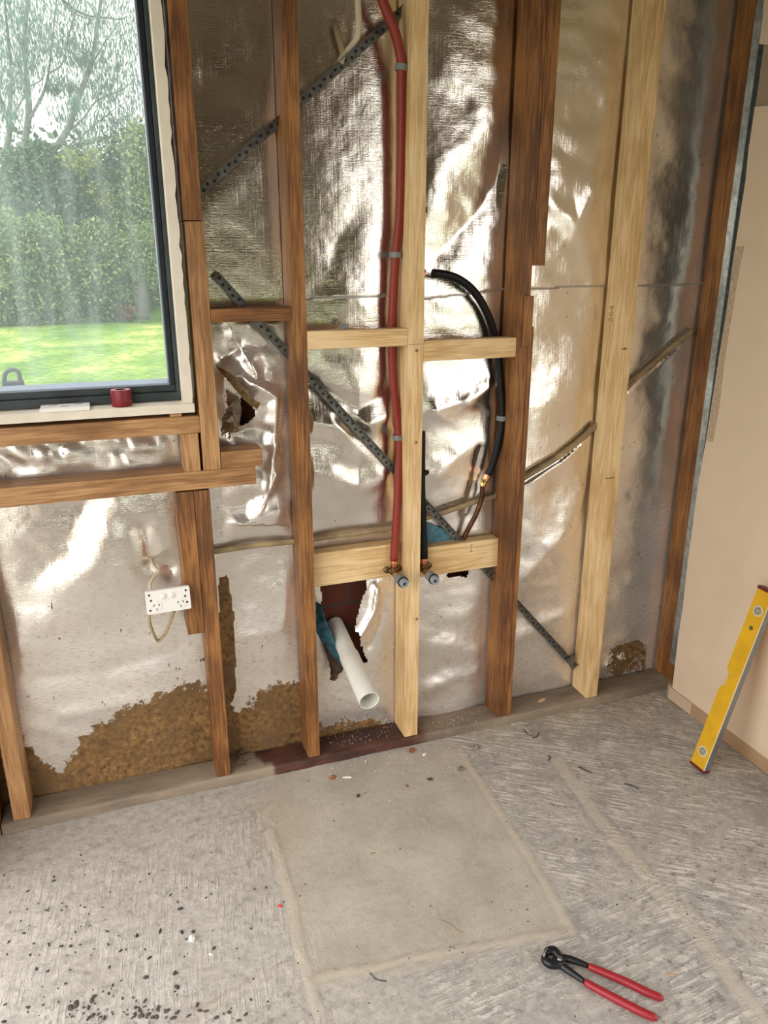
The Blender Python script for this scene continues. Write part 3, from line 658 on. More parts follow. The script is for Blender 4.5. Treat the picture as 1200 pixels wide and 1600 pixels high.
# brown (flaked) mask
bot = np.interp(AX[0], *zip(*[(LX, 0.30), *[(W(px, py, 0).x, W(px, py, 0).z) for px, py in [(30, 1150), (80, 1205), (95, 1215), (140, 1140), (180, 1115), (240, 1080), (300, 1068), (325, 1070), (345, 1090), (370, 1110), (420, 1075), (460, 1060), (470, 1060), (490, 1135), (600, 1125), (640, 1165)]], (0.8, -0.05), (2.0, -0.05)]))
brown = 0.5 + (bot[None, :] - AZ) / 0.13
cbr = in_poly(AX, AZ, wxz([(955, 1015), (1000, 1000), (1012, 1010), (1010, 1055), (975, 1062), (945, 1050)])); brown = np.maximum(brown, np.where(cbr, 0.62, 0))
vb = in_poly(AX, AZ, wxz([(342, 905), (356, 900), (366, 960), (370, 1080), (362, 1100), (345, 1100)])); brown = np.maximum(brown, np.where(vb, 0.95, 0))
vb2 = in_poly(AX, AZ, wxz([(800, 1150), (1100, 1090), (1100, 1040), (1040, 1048)]))
brown = np.maximum(brown, np.where(in_poly(AX, AZ, wxz([(352, 600), (372, 620), (392, 660), (360, 690), (345, 680)])), 0.55, 0))
brown = np.clip(brown, 0, 1)
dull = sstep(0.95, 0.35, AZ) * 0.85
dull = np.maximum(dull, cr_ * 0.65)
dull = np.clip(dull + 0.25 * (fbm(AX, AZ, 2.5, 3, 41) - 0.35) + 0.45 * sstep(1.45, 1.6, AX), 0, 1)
# holes
cx = (AX[:-1, :-1] + AX[1:, 1:]) / 2; cz = (AZ[:-1, :-1] + AZ[1:, 1:]) / 2
jx = (fbm(cx, cz, 40, 2, 6) - 0.5) * 0.02
hole = np.zeros(cx.shape, bool)
for pg in ([(497, 900), (575, 890), (572, 925), (562, 950), (556, 985), (566, 1015), (575, 1035), (560, 1040), (530, 1010), (515, 1000), (500, 960), (503, 925)],
           [(700, 880), (738, 880), (733, 905), (722, 903), (704, 906)], [(376, 618), (398, 638), (396, 652), (388, 662), (372, 668), (368, 645)],
           [(516, 34), (527, 28), (531, 38), (520, 46)], [(568, 1018), (572, 1022), (570, 1032), (565, 1030)]):
    hole |= in_poly(cx + jx, cz + jx * 0.6, wxz(pg))
winhole = (cx < 0.205) & (cz > 1.10)
keep = ~(hole | winhole)
sheet = empty('foil_lining', (0.7, 0.006, 0.004), 'crinkled silver foil sheet lining the wall behind all the studs, brown along its bottom', 'foil insulation')
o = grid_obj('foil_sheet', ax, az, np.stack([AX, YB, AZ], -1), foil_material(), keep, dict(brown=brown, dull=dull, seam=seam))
o.parent = sheet; o.location = -sheet.location
# torn flaps
def strip_mesh(name, left, right, mat, parent, n=18, amp=0.006, thick=0.0015, mat2=None):
    L = smooth_path(left, n); R = smooth_path(right, n); k = min(len(L), len(R)); bm = bmesh.new(); rows = []
    for i in range(k):
        row = []
        for j in range(7):
            t = j / 6; p = L[i].lerp(R[i], t); w_ = mnoise.noise(p * 60) * amp
            row.append(bm.verts.new(p + Vector((mnoise.noise(p * 90) * 0.003, w_, 0))))
        rows.append(row)
    for a, b_ in zip(rows, rows[1:]):
        for j in range(6): bm.faces.new((a[j], a[j + 1], b_[j + 1], b_[j]))
    bmesh.ops.solidify(bm, geom=bm.faces[:], thickness=thick)
    return bm_obj(name, bm, mat, parent, True)
strip_mesh('torn_flap', [W(494, 940, -0.012), W(495, 985, -0.018), W(512, 1015, -0.03), W(530, 1038, -0.035)],
           [W(502, 945, -0.03), W(516, 985, -0.045), W(530, 1020, -0.05), W(538, 1045, -0.05)], M['blue_paper'], sheet)['label'] = 'blue backing of the torn flap'
strip_mesh('torn_flap', [W(500, 992, -0.016), W(509, 1020, -0.02), W(516, 1045, -0.022), W(515, 1062, -0.025)],
           [W(514, 1002, -0.034), W(526, 1025, -0.04), W(536, 1042, -0.045), W(524, 1064, -0.035)], M['brown_paper'], sheet)['label'] = 'ragged brown underside of the torn flap'
strip_mesh('torn_flap', [W(337, 572, -0.012), W(360, 600, -0.02), W(385, 628, -0.03), W(402, 640, -0.03)],
           [W(346, 575, -0.03), W(368, 590, -0.045), W(390, 618, -0.05), W(408, 630, -0.045)], flat('gold_brown_torn_paper', (0.34, 0.22, 0.10), 0.45, 0.2, bump=0.5, bscale=90, var=0.4), sheet, amp=0.01)['label'] = 'rolled golden brown torn edge'
strip_mesh('torn_flap', [W(352, 640, -0.01), W(366, 655, -0.012), W(370, 672, -0.014)],
           [W(372, 618, -0.02), W(378, 640, -0.02), W(376, 662, -0.02)], flat('grey_torn_paper', (0.34, 0.27, 0.2), 0.5, 0.3, bump=0.5, bscale=90, var=0.5), sheet, amp=0.015)['label'] = 'tattered grey brown shreds beside the hole'
bm = bmesh.new(); p = [W(664, 815, -0.008), W(700, 830, -0.008), W(716, 842, -0.008), W(712, 860, -0.008), W(664, 862, -0.008)]
add_prism(bm, p, (0, 0.002, 0)); bm_obj('torn_flap', bm, M['blue_paper'], sheet)['label'] = 'flat blue backing patch above the noggin'

# ================================================================== TIMBER FRAME
GS = None
def stud(label, x0, x1, z0, z1, mat, y0=-0.09, y1=-0.002, nails=(), name='wall_stud', cat='stud', extra=None, bev=0.0018):
    bm = bmesh.new(); add_box(bm, x0, x1, y0, y1, z0, z1, bev)
    if nails or extra:
        e = empty(name, ((x0 + x1) / 2, (y0 + y1) / 2, z0), label, cat)
        bm_obj('timber', bm, mat, e)
        for (px, py) in nails:
            p = W(px, py, y0); bmn = bmesh.new(); add_lathe(bmn, [(0.0001, -0.0016), (0.004, -0.0014), (0.0048, 0), (0.0048, 0.002), (0.0001, 0.002)], p, (0, 1, 0), 12); bm_obj('nail', bmn, M['nail'], e, True)
        return e
    return tag(bm_obj(name, bm, mat), label, cat)
Zcut = W(305, 345).z
stud('reddish brown stud right of the window, upper length above the saw cut', 0.2075, 0.2505, Zcut + 0.001, CH, M['hardwood'])
stud('orange brown stud right of the window, lower length below the saw cut', 0.209, 0.254, 0.971, Zcut - 0.001, M['oregon'])
stud('short wide brown trimmer under the window corner, ending above the floor behind the power outlet', W(277, 800).x, 0.1785, W(310, 990).z, 0.918, M['hardwood'])
stud('narrow brown stud from the window trimmer down to the bottom plate', 0.1795, 0.220, 0.031, 0.918, M['hardwood'])
stud('tall brown stud left of the pine stud with the hoses', 0.4575, 0.495, 0.031, CH, M['hardwood'])
hose_stud = stud('pale pine stud between the red and black hoses', 0.775, 0.820, 0.031, CH, M['pine'], nails=((651, 548), (650, 691), (651, 967)))
kj = W(650, 538).z
box('joint_line', 0.7765, 0.8195, -0.0906, -0.088, kj - 0.0006, kj + 0.0006, M['pencil'], hose_stud, 0)
s4 = stud('tall notched brown stud right of the hose bend', 1.105, 1.1425, 0.031, CH, M['hardwood'], nails=((800, 1016),))
zn0, zn1 = W(828, 462).z, W(850, 415).z
box('packer', 1.143, 1.158, -0.092, -0.02, 0.031, zn0 - 0.085, M['hardwood'], s4)
box('packer', 1.120, 1.150, -0.0965, -0.0905, zn0 - 0.14, zn0, M['hardwood'], s4)
box('packer', 1.143, 1.1815, -0.090, -0.03, zn1, CH, M['hardwood'], s4)
pine5 = stud('pale pine stud standing nearest the room corner', 1.455, 1.500, 0.031, CH, M['pine'], nails=((976, 545),))
for (px, py, w_) in ((975, 545, 0.012), (953, 747, 0.018)):
    p = W(px, py); box('pencil_line', p.x - w_, min(p.x + w_, 1.499), -0.0903, -0.0898, p.z - 0.0009, p.z + 0.0009, M['dark'], pine5, 0)
# galvanised brace bracket notch
cst = stud('dark red brown corner stud with a grey steel channel on its face', 1.812, 1.857, 0.031, CH, M['hardwood'], y0=-0.080, y1=-0.002, name='corner_stud', extra=True)
bm = bmesh.new(); add_box(bm, 1.8105, 1.8118, -0.106, -0.078, 0.10, CH); add_box(bm, 1.8105, 1.900, -0.1065, -0.1045, 0.10, CH); add_box(bm, 1.898, 1.900, -0.106, -0.082, 0.10, CH)
bm_obj('steel_channel', bm, M['steel_bright'], cst)['label'] = 'grey galvanised channel'
box('foot_block', 1.812, 1.857, -0.10, -0.0805, 0.031, 0.098, M['hardwood'], cst)
stud('rough pale stud leaning at the left end of the bottom plate', -0.371, -0.328, 0.031, 1.05, M['oregon'])
stud('dark brown end stud at the left corner of the frame', LX + 0.002, -0.405, 0.0, CH, M['hardwood'], y0=-0.10)
# pencil writing 264 on the side of the corner pine stud
cu = bpy.data.curves.new('pencil_writing', 'FONT'); cu.body = '264'; cu.size = 0.034; cu.extrude = 0.0002; cu.offset = -0.0004
to = bpy.data.objects.new('pencil_source', cu); link(to); dg = bpy.context.evaluated_depsgraph_get(); me = bpy.data.meshes.new_from_object(to.evaluated_get(dg)); bpy.data.objects.remove(to)
me.materials.clear(); me.materials.append(M['pencil'])
wr_ = bpy.data.objects.new('pencil_writing', me); link(wr_); pz = (CAM + ray(962, 505) * ((1.455 - CAM.x) / ray(962, 505).x))
wr_.parent = pine5; wr_.rotation_euler = Matrix(((0, 0, -1), (0, 1, 0), (1, 0, 0))).to_3x3().to_euler()
wr_.rotation_euler = Matrix(((0.0, 0.0, -1.0), (0.0, 1.0, 0.0), (1.0, 0.0, 0.0))).to_euler(); wr_.location = Vector((1.4545, pz.y + 0.015, pz.z)) - pine5.location

def nog(label, x0, x1, y0, y1, z0, z1, mat, name='noggin', tilt=0.0, extra=None):
    bm = bmesh.new(); add_box(bm, x0, x1, y0, y1, z0, z1, 0.002)
    if tilt:
        for v in bm.verts: v.co.z += tilt * (v.co.x - x0)
    if extra:
        e = empty(name, ((x0 + x1) / 2, (y0 + y1) / 2, z0), label, name.replace('_', ' ')); bm_obj('timber', bm, mat, e); return e
    return tag(bm_obj(name, bm, mat), label, name.replace('_', ' '))
nog('brown noggin level with the bottom of the window', 0.2545, 0.457, -0.09, -0.012, 1.343, 1.376, M['hardwood_x'])
nog('upper left pale pine noggin with a grey screw on top', 0.4955, 0.7745, -0.09, -0.046, 1.269, 1.315, M['pine_x'], tilt=-0.006)
nog('upper right pale pine noggin in front of the black hose loop', 0.8205, 1.1045, -0.09, -0.046, 1.224, 1.279, M['pine_x'])
zl0 = W(560, 908, -0.045).z; zl1 = W(560, 857, -0.045).z
nog('lower left pale pine noggin above the hole with the drain pipe', 0.4955, 0.7745, -0.045, -0.003, zl0, zl1, M['pine_x'])
zr0 = W(720, 893, -0.045).z; zr1 = W(720, 849, -0.045).z
n5 = nog('lower right pale pine noggin with a pencil mark, under the copper pipe', 0.8205, 1.1045, -0.045, -0.003, zr0, zr1, M['pine_x'], extra=True)
pm = W(736, 858, -0.0455)
bm = bmesh.new()
for a, b_ in (((0, 0.016), (0, 0.006)), ((0.002, 0.016), (0.005, 0.013)), ((0.0005, 0.004), (-0.001, -0.010)), ((0.001, -0.008), (0.006, -0.009))):
    add_tube(bm, [pm + Vector((a[0], 0, a[1])), pm + Vector((b_[0], 0, b_[1]))], 0.0009, 6)
bm_obj('pencil_mark', bm, M['pencil'], n5)
nog('long orange brown window trimmer just below the sill', -1.05, 0.2085, -0.09, -0.012, 1.071, 1.115, M['oregon_x'], 'window_trimmer')
nog('lower long orange brown trimmer, second beam below the window', -1.05, 0.344, -0.09, -0.012, 0.922, 0.9705, M['oregon_x'], 'window_trimmer', tilt=0.0)
nog('stubby upright block between the two beams under the window', 0.160, 0.202, -0.09, -0.02, 0.971, 1.0705, M['oregon'], 'packing_block')
nog('short orange block on the end of the lower window beam', 0.2555, 0.364, -0.09, -0.02, 0.971, 1.016, M['oregon_x'], 'packing_block')
nog('small pale wedge under the right end of the white sill', 0.137, 0.166, -0.088, -0.03, 1.1155, zs - 0.0005, M['oregon_x'], 'packing_wedge')
# bottom plate with its stained middle length
def plate_material():
    m, n, l, b = new_mat('dusty_bottom_plate'); tc = n.new('ShaderNodeTexCoord')
    def nz(sc, det, st_=None):
        v = tc.outputs['Object']
        if st_: mp = n.new('ShaderNodeMapping'); mp.inputs['Scale'].default_value = st_; l.new(v, mp.inputs[0]); v = mp.outputs[0]
        t = n.new('ShaderNodeTexNoise'); t.inputs['Scale'].default_value = sc; t.inputs['Detail'].default_value = det; t.inputs['Roughness'].default_value = 0.65; l.new(v, t.inputs['Vector']); return t.outputs['Fac']
    r = n.new('ShaderNodeValToRGB'); r.color_ramp.elements[0].position = 0.3; r.color_ramp.elements[0].color = (0.15, 0.115, 0.085, 1); r.color_ramp.elements[1].position = 0.7; r.color_ramp.elements[1].color = (0.36, 0.28, 0.20, 1); l.new(nz(12, 7, (0.3, 1, 1)), r.inputs[0])
    a = n.new('ShaderNodeAttribute'); a.attribute_name = 'wet'
    mx = n.new('ShaderNodeMix'); mx.data_type = 'RGBA'; l.new(a.outputs['Fac'], mx.inputs[0]); l.new(r.outputs[0], mx.inputs[6])
    r2 = n.new('ShaderNodeValToRGB'); r2.color_ramp.elements[0].position = 0.35; r2.color_ramp.elements[0].color = (0.030, 0.011, 0.008, 1); r2.color_ramp.elements[1].position = 0.7; r2.color_ramp.elements[1].color = (0.13, 0.045, 0.026, 1); l.new(nz(20, 6, (0.4, 1, 1)), r2.inputs[0]); l.new(r2.outputs[0], mx.inputs[7])
    l.new(mx.outputs[2], b.inputs['Base Color']); b.inputs['Roughness'].default_value = 0.7
    bp = n.new('ShaderNodeBump'); bp.inputs['Strength'].default_value = 0.5; bp.inputs['Distance'].default_value = 0.003; l.new(nz(50, 6, (0.3, 1, 1)), bp.inputs['Height']); l.new(bp.outputs[0], b.inputs['Normal']); return m
px_ = np.arange(-0.402, 1.86, 0.006)
prof = [(-0.002, 0.0302), (-0.03, 0.0302), (-0.06, 0.0302), (-0.088, 0.0302), (-0.0935, 0.028), (-0.095, 0.022), (-0.0955, 0.010), (-0.096, 0.0)]
PX, _k = np.meshgrid(px_, np.arange(len(prof)))
PY = np.array([p[0] for p in prof])[:, None] + (fbm(px_ * 6, px_ * 0, 3, 3, 2)[None, :] - 0.5) * np.array([0, 0, 0, 0.004, 0.006, 0.007, 0.007, 0.006])[:, None]
PZ = np.array([p[1] for p in prof])[:, None] + (fbm(PX, PY * 3, 20, 3, 12) - 0.5) * np.array([0, 0, .0005, .0005, 0.002, 0.003, 0.003, 0])[:, None]
wetn = (fbm(PX, PY, 22, 3, 15) - 0.5) * 0.09
wet = sstep(0.31, 0.335, PX + wetn + PY * 0.5 + 0.02) * (1 - sstep(0.80, 0.93, PX + wetn))
o = grid_obj('bottom_plate', px_, None, np.stack([PX, PY, PZ], -1), plate_material(), None, dict(wet=wet))
tag(o, 'long dusty bottom plate along the floor, stained dark in the middle', 'bottom plate')

# steel angle braces
def brace(label, a, b_, yv=-0.020, wd=0.020):
    A, B = W(*a, yv), W(*b_, yv); d = (B - A).normalized(); n_ = Vector((0, 1, 0)); u = d.cross(n_).normalized(); L = (B - A).length
    if u.z < 0: u = -u
    e = empty('metal_brace', A if A.z < B.z else B, label, 'steel brace')
    bm = bmesh.new()
    add_prism(bm, [A - u * wd / 2, B - u * wd / 2, B + u * wd / 2, A + u * wd / 2], n_ * 0.0012)
    add_prism(bm, [A + u * wd / 2, B + u * wd / 2, B + u * wd / 2 - n_ * 0.012, A + u * wd / 2 - n_ * 0.012], u * 0.0012)
    k = 0; s = 0.012; nf = len(bm.faces)
    while s < L - 0.01:
        c = A + d * s + u * ((-0.002) if k % 2 else 0.003) - n_ * 0.0004; add_lathe(bm, [(0.0001, 0), (0.0042, 0)], c, -n_, 12, 1); s += 0.0175; k += 1
    bm_obj('angle_strip', bm, [M['steel'], M['hole']], e)
    return e
brace('upper perforated steel brace rising from the window stud to the hose stud', (303, 309), (645, 3))
brace('lower perforated steel brace falling from the window stud to the corner pine stud', (336, 430), (899, 1043))
bk = bmesh.new(); p = W(893, 1032, -0.03); add_prism(bk, [p + Vector((-0.02, 0, 0.005)), p + Vector((0.012, 0, 0.020)), p + Vector((0.012, 0, -0.045))], (0, 0.012, 0))
tag(bm_obj('brace_bracket', bk, M['steel']), 'small dark steel bracket where the lower brace meets the pine stud', 'bracket')

# ================================================================== PLUMBING
def P(px, py, y): return W(px, py, y)
def clip_(parent, px, py, y, r, tilt=0):
    c = P(px, py, y); bm = bmesh.new(); add_lathe(bm, [(r, -0.007), (r + 0.004, -0.007), (r + 0.0042, 0.007), (r, 0.007)], c, (tilt, 0, 1), 18)
    add_box(bm, c.x + (r if px < 640 else -r - 0.006), c.x + (r + 0.006 if px < 640 else -r), c.y - 0.002, c.y + 0.004, c.z - 0.007, c.z + 0.007); bm_obj('pipe_clip', bm, M['grey_plastic'], parent)
red_pts = [P(590, -20, -0.07), P(601, 10, -0.068), P(617, 50, -0.062), P(626, 90, -0.058), P(628, 130, -0.052), P(627, 250, -0.045), P(624, 340, -0.040), P(618, 400, -0.036), P(614, 470, -0.030), P(612, 530, -0.028), P(615, 600, -0.028), P(621, 660, -0.032), P(624, 700, -0.038), P(622, 760, -0.046), P(619, 820, -0.056), P(615.5, 876, -0.062)]
rh = empty('red_hose', red_pts[-1], 'long red water hose clipped along the left side of the pine stud', 'hose')
tube('hose_pipe', red_pts, 0.0125, M['red_hose'], rh, 18)
clip_(rh, 627, 106, -0.055, 0.0128, 0.1); clip_(rh, 618, 398, -0.036, 0.0128); clip_(rh, 622, 683, -0.035, 0.0128)
def tap_end(parent, top, L):
    """crimp ring, brass elbow with wall plate, brass stub and grey screw cap pointing at the room"""
    c = Vector(top); bm = bmesh.new(); add_lathe(bm, [(0.0001, 0.002), (0.0098, 0.002), (0.0105, 0), (0.0105, -0.012), (0.0095, -0.014), (0.0098, -0.024), (0.0001, -0.024)], c, (0, 0, 1), 20); bm_obj('copper_ring', bm, M['copper'], parent, True)
    k = c + Vector((0, 0, -0.032)); bm = bmesh.new(); add_tube(bm, smooth_path([c + Vector((0, 0, -0.022)), k + Vector((0, 0, 0.002)), k + Vector((0, -0.012, -0.006)), k + Vector((0, -0.020, -0.006))], 5), 0.0105, 14)
    add_lathe(bm, [(0.0001, 0), (0.013, 0), (0.013, 0.007), (0.0001, 0.007)], k + Vector((0, 0.004, -0.004)), (0, 1, 0), 18)
    for s in (-1, 1): add_lathe(bm, [(0.004, 0), (0.0105, 0), (0.0105, 0.005), (0.004, 0.005), (0.004, 0)], k + Vector((s * 0.019, 0.006, 0.001)), (0, 1, 0), 14)
    bm_obj('wall_elbow', bm, M['old_brass'], parent, True)
    s0 = k + Vector((0, -0.018, -0.006)); ax_ = Vector((0.02, -1, -0.02)).normalized()
    lathe('brass_stub', [(0.0001, 0), (0.0085, 0), (0.0085, L * 0.55), (0.0001, L * 0.55)], s0, ax_, M['brass'], parent)
    cap0 = s0 + ax_ * L * 0.5
    cp = lathe('screw_cap', [(0.0001, 0), (0.0145, 0), (0.0155, 0.004), (0.0155, 0.030), (0.0145, 0.032), (0.0001, 0.032)], cap0, ax_, M['grey_plastic'], parent)
    lathe('rubber_ring', [(0.0098, 0.032), (0.0142, 0.032), (0.0142, 0.0345), (0.0098, 0.0345)], cap0, ax_, M['black_hose'], cp) if False else None
    r_ = bmesh.new(); add_lathe(r_, [(0.0125, 0.0322), (0.0168, 0.0322), (0.0168, 0.0352), (0.0125, 0.0352)], cap0, ax_, 20); bm_obj('rubber_ring', r_, M['black_hose'], parent, True)
    lathe('threaded_nose', [(0.0001, 0.0325), (0.0135, 0.0325), (0.0135, 0.044), (0.0115, 0.0475), (0.0062, 0.0475), (0.0062, 0.036), (0.0001, 0.036)], cap0, ax_, flat('pale_grey_plastic', (0.27, 0.30, 0.33), 0.45), parent)
tap_end(rh, red_pts[-1], 0.046)
b1 = [P(663, 735, -0.052), P(663, 775, -0.052), P(663, 820, -0.054), P(662.5, 871, -0.062)]
zb = b1[0]; b1 = [Vector((0.833, -0.05, 1.02)), Vector((0.834, -0.05, 0.93)), Vector((0.836, -0.052, 0.82))] + [P(662.5, 872, -0.062)]
bh = empty('black_hose', b1[-1], 'short straight black hose down the right side of the pine stud', 'hose')
tube('hose_pipe', b1, 0.0125, M['black_hose'], bh, 18); tap_end(bh, b1[-1], 0.046)
c = Vector((0.837, -0.05, W(665, 738, -0.05).z)); bm = bmesh.new(); add_lathe(bm, [(0.0125, -0.006), (0.0165, -0.006), (0.0165, 0.006), (0.0125, 0.006)], c, (0, 0, 1), 16); add_box(bm, c.x + 0.012, c.x + 0.021, c.y - 0.005, c.y + 0.005, c.z - 0.005, c.z + 0.005); bm_obj('pipe_clip', bm, M['black_hose'], bh)
loop = [P(676, 427, -0.045), P(695, 429, -0.045), P(718, 437, -0.043), P(740, 455, -0.038), P(758, 483, -0.033), P(770, 515, -0.026), P(777, 550, -0.024), P(782, 600, -0.030), P(785, 640, -0.036), P(783, 670, -0.038), P(777, 700, -0.036), P(768, 730, -0.032), P(762, 742, -0.030)]
lh = empty('black_hose', loop[-1], 'black hose bending in a wide loop right of the pine stud', 'hose')
tube('hose_pipe', loop, 0.0115, M['black_hose'], lh, 18); clip_(lh, 785, 653, -0.037, 0.0118)
cc = P(668, 427, -0.045); lathe('copper_ring', [(0.0001, 0), (0.0105, 0), (0.0115, 0.003), (0.0115, 0.016), (0.0001, 0.016)], Vector((0.822, cc.y, cc.z)), (1, 0, -0.02), M['copper'], lh)
d_ = (loop[-1] - loop[-2]).normalized(); lathe('copper_ring', [(0.0001, -0.002), (0.0105, -0.002), (0.011, 0.014), (0.0001, 0.014)], loop[-1], d_, M['copper'], lh)
j0 = loop[-1] + d_ * 0.012; lathe('brass_coupling', [(0.0001, 0), (0.009, 0), (0.0105, 0.006), (0.008, 0.011), (0.0105, 0.016), (0.009, 0.026), (0.0001, 0.026)], j0, d_, M['brass'], lh)
tube('copper_tail', [j0 + d_ * 0.022, P(752, 780, -0.028), P(743, 805, -0.025), P(732, 826, -0.020), P(724, 842, -0.016), P(716, 858, -0.012)], 0.0078, M['old_copper'], lh, 14)['label'] = 'dark tarnished copper tail pipe'
# black stub high on the pine stud
bm = bmesh.new(); p = Vector((0.829, -0.05, W(668, 328, -0.05).z)); add_tube(bm, [p + Vector((0, 0, -0.08)), p + Vector((0, 0, 0.0))], 0.004, 8); add_lathe(bm, [(0.0001, -0.006), (0.008, -0.006), (0.008, 0.006), (0.0001, 0.006)], p + Vector((0.002, 0, 0)), (1, 0, 0), 10)
tag(bm_obj('cable_clip', bm, M['black_hose']), 'tiny black clip on the right edge of the pine stud, above the hose loop', 'clip')
# drain pipe
pA = Vector((0.590, 0.050, 0.400)); pB = P(577, 1095, -0.29); dd = (pB - pA); L = dd.length; dd.normalize()
dp = empty('drain_pipe', pB, 'open white plastic drain pipe poking out of the torn foil', 'pipe')
lathe('pipe_tube', [(0.0235, 0), (0.0265, 0), (0.0265, L * 0.62), (0.0235, L * 0.62)], pA, dd, M['pvc'], dp, 32)
lathe('pipe_socket', [(0.0266, L * 0.43), (0.0285, L * 0.435), (0.0296, L * 0.45), (0.0296, L), (0.0290, L + 0.001), (0.0270, L), (0.0270, L * 0.5), (0.019, L * 0.49)], pA, dd, M['pvc'], dp, 36)
# cables
zc = [P(px, py, -0.010) for px, py in cable_px]
cb = tube('loose_cable', zc, 0.0085, M['cable'], None, 10, flat_=0.6, up=(0, 0, 1)); tag(cb, 'long beige cable sagging across the foil behind the studs', 'cable')
wc = tube('loose_cable', [P(558, -20, -0.03), P(560, 20, -0.03), P(560, 45, -0.028), P(556, 62, -0.024), P(546, 76, -0.018), P(536, 88, -0.016), P(532, 97, -0.022)], 0.0082, M['cable_white'], None, 10, flat_=0.6, up=(1, 0, 0)); tag(wc, 'pale cable hanging at the top and bending behind the upper steel brace', 'cable')
wc = tube('loose_cable', [P(521, 32, 0.03), P(524, 38, -0.010), P(529, 58, -0.016), P(535, 80, -0.014), P(540, 98, -0.010)], 0.0085, M['cable'], None, 10, flat_=0.7, up=(1, 0, 0)); tag(wc, 'brown cable coming out of the small hole in the foil near the top', 'cable')
# power outlet on its loop of cable
o0, o1, o2, o3 = P(225, 924, -0.115), P(297, 915, -0.115), P(300, 952, -0.115), P(230, 964, -0.115)
oc = (o0 + o2) / 2; xd = ((o1 - o0) + (o2 - o3)).normalized(); zd = Vector((-xd.z, 0, xd.x)).normalized()
out_ = empty('power_outlet', oc - zd * 0.036, 'white double power outlet dangling loose on grey cable', 'power outlet')
def outp(u, v, w_=0): return oc + xd * u + zd * v + Vector((0, -w_, 0))
bm = bmesh.new(); rp = []
for cxs, czs, a0 in ((1, 1, 0), (-1, 1, 90), (-1, -1, 180), (1, -1, 270)):
    for k in range(5):
        a = math.radians(a0 + k * 22.5); rp.append(outp(cxs * 0.053 + math.cos(a) * 0.004, czs * 0.029 + math.sin(a) * 0.004))
add_prism(bm, rp, (0, 0.009, 0))
for u, v in ((-0.047, 0.022), (-0.044, 0.006), (-0.048, -0.022), (0.047, 0.022), (0.044, 0.006), (0.048, -0.012)): add_lathe(bm, [(0.0001, 0.0006), (0.0030, 0.0006), (0.0032, -0.001)], outp(u, v, 0), (0, -1, 0), 12, 1)
bm_obj('face_plate', bm, [M['white_plastic'], M['ink']], out_)
bm = bmesh.new(); add_prism(bm, [outp(-0.040, -0.022, -0.009), outp(0.040, -0.022, -0.009), outp(0.040, 0.022, -0.009), outp(-0.040, 0.022, -0.009)], (0, 0.022, 0)); bm_obj('back_box', bm, M['white_plastic'], out_)
for sx_ in (-0.012, 0.010):
    bm = bmesh.new(); add_lathe(bm, [(0.0001, 0.003), (0.0075, 0.003), (0.0088, 0)], outp(sx_, 0.014, 0.0), (0, -1, 0), 20); bm_obj('switch', bm, M['white_plastic'], out_, True)
def slot(bm, u, v, ang, l=0.0065, w_=0.0022):
    ca, sa = math.cos(ang), math.sin(ang); q = []
    for a, b_ in ((-l / 2, -w_ / 2), (l / 2, -w_ / 2), (l / 2, w_ / 2), (-l / 2, w_ / 2)): q.append(outp(u + a * ca - b_ * sa, v + a * sa + b_ * ca, 0.0022))
    add_prism(bm, q, (0, 0.001, 0), 1)
for s in (-1, 1):
    e = bmesh.new(); r_ = 0.014; add_prism(e, [outp(s * 0.031 + math.cos(a) * r_ * (1 if abs(math.cos(a)) > .8 else 1), -0.012 + math.sin(a) * r_, 0.0018) for a in [k * math.pi / 10 for k in range(20)]], (0, 0.0018, 0))
    slot(e, s * 0.031 - 0.0065, -0.008, math.radians(60)); slot(e, s * 0.031 + 0.0065, -0.008, math.radians(120)); slot(e, s * 0.031, -0.020, math.radians(90)); bm_obj('socket', e, [M['white_plastic'], M['ink']], out_)
tube('supply_cable', [P(255, 1000, -0.02), P(239, 985, -0.06), P(233, 968, -0.095), P(233, 955, -0.10)], 0.006, M['cable'], out_, 10) if False else None
tube('supply_cable', [P(233, 950, -0.10), P(234, 972, -0.10), P(240, 990, -0.095), P(247, 1001, -0.09), P(258, 990, -0.09), P(266, 972, -0.095), P(272, 955, -0.10)], 0.0072, M['cable'], out_, 10, flat_=0.55, up=(0, 1, 0))
tube('supply_cable', [P(238, 930, -0.10), P(234, 914, -0.085), P(240, 902, -0.06), P(247, 893, -0.04), P(241, 884, -0.02), P(236, 874, 0.01)], 0.0072, M['cable_white'], out_, 10, flat_=0.55, up=(0, 1, 0))

# ================================================================== THINGS ON THE SILL
zt = z_st
sp0, sp1 = G(63, 641, zt), G(143, 634, zt)
cv = empty('switch_cover', ((sp0.x + sp1.x) / 2, -0.074, zt), 'white wall plate cover with three slots lying on the window sill', 'cover plate')
px0, px1 = W(62, 642, -0.098).x, W(141, 640, -0.098).x
bm = bmesh.new(); add_box(bm, px0, px1, -0.103, -0.040, zt + 0.0003, zt + 0.009, 0.002)
bm_obj('plate', bm, M['white_plastic'], cv)
def oval(cx_, cy_, a_, b__):
    bm = bmesh.new(); add_prism(bm, [(cx_ + math.cos(t) * a_, cy_ + math.sin(t) * b__, zt + 0.0092) for t in [k * math.pi / 8 for k in range(16)]], (0, 0, 0.0003)); return bm
for cx_, cy_ in ((px0 + 0.028, -0.056), (px1 - 0.026, -0.056), ((px0 + px1) / 2, -0.080)): bm_obj('slot', oval(cx_, cy_, 0.011, 0.0055), flat('shadowed_slot_grey', (0.40, 0.37, 0.34), 0.7) if 'slotm' not in M else M['slotm'], cv)
tp = W(191, 634, -0.075); rr = 0.0245
tr = empty('tape_roll', (tp.x, -0.066, zt), 'dark red tape roll standing on the white window sill', 'tape roll')
H_ = 0.040
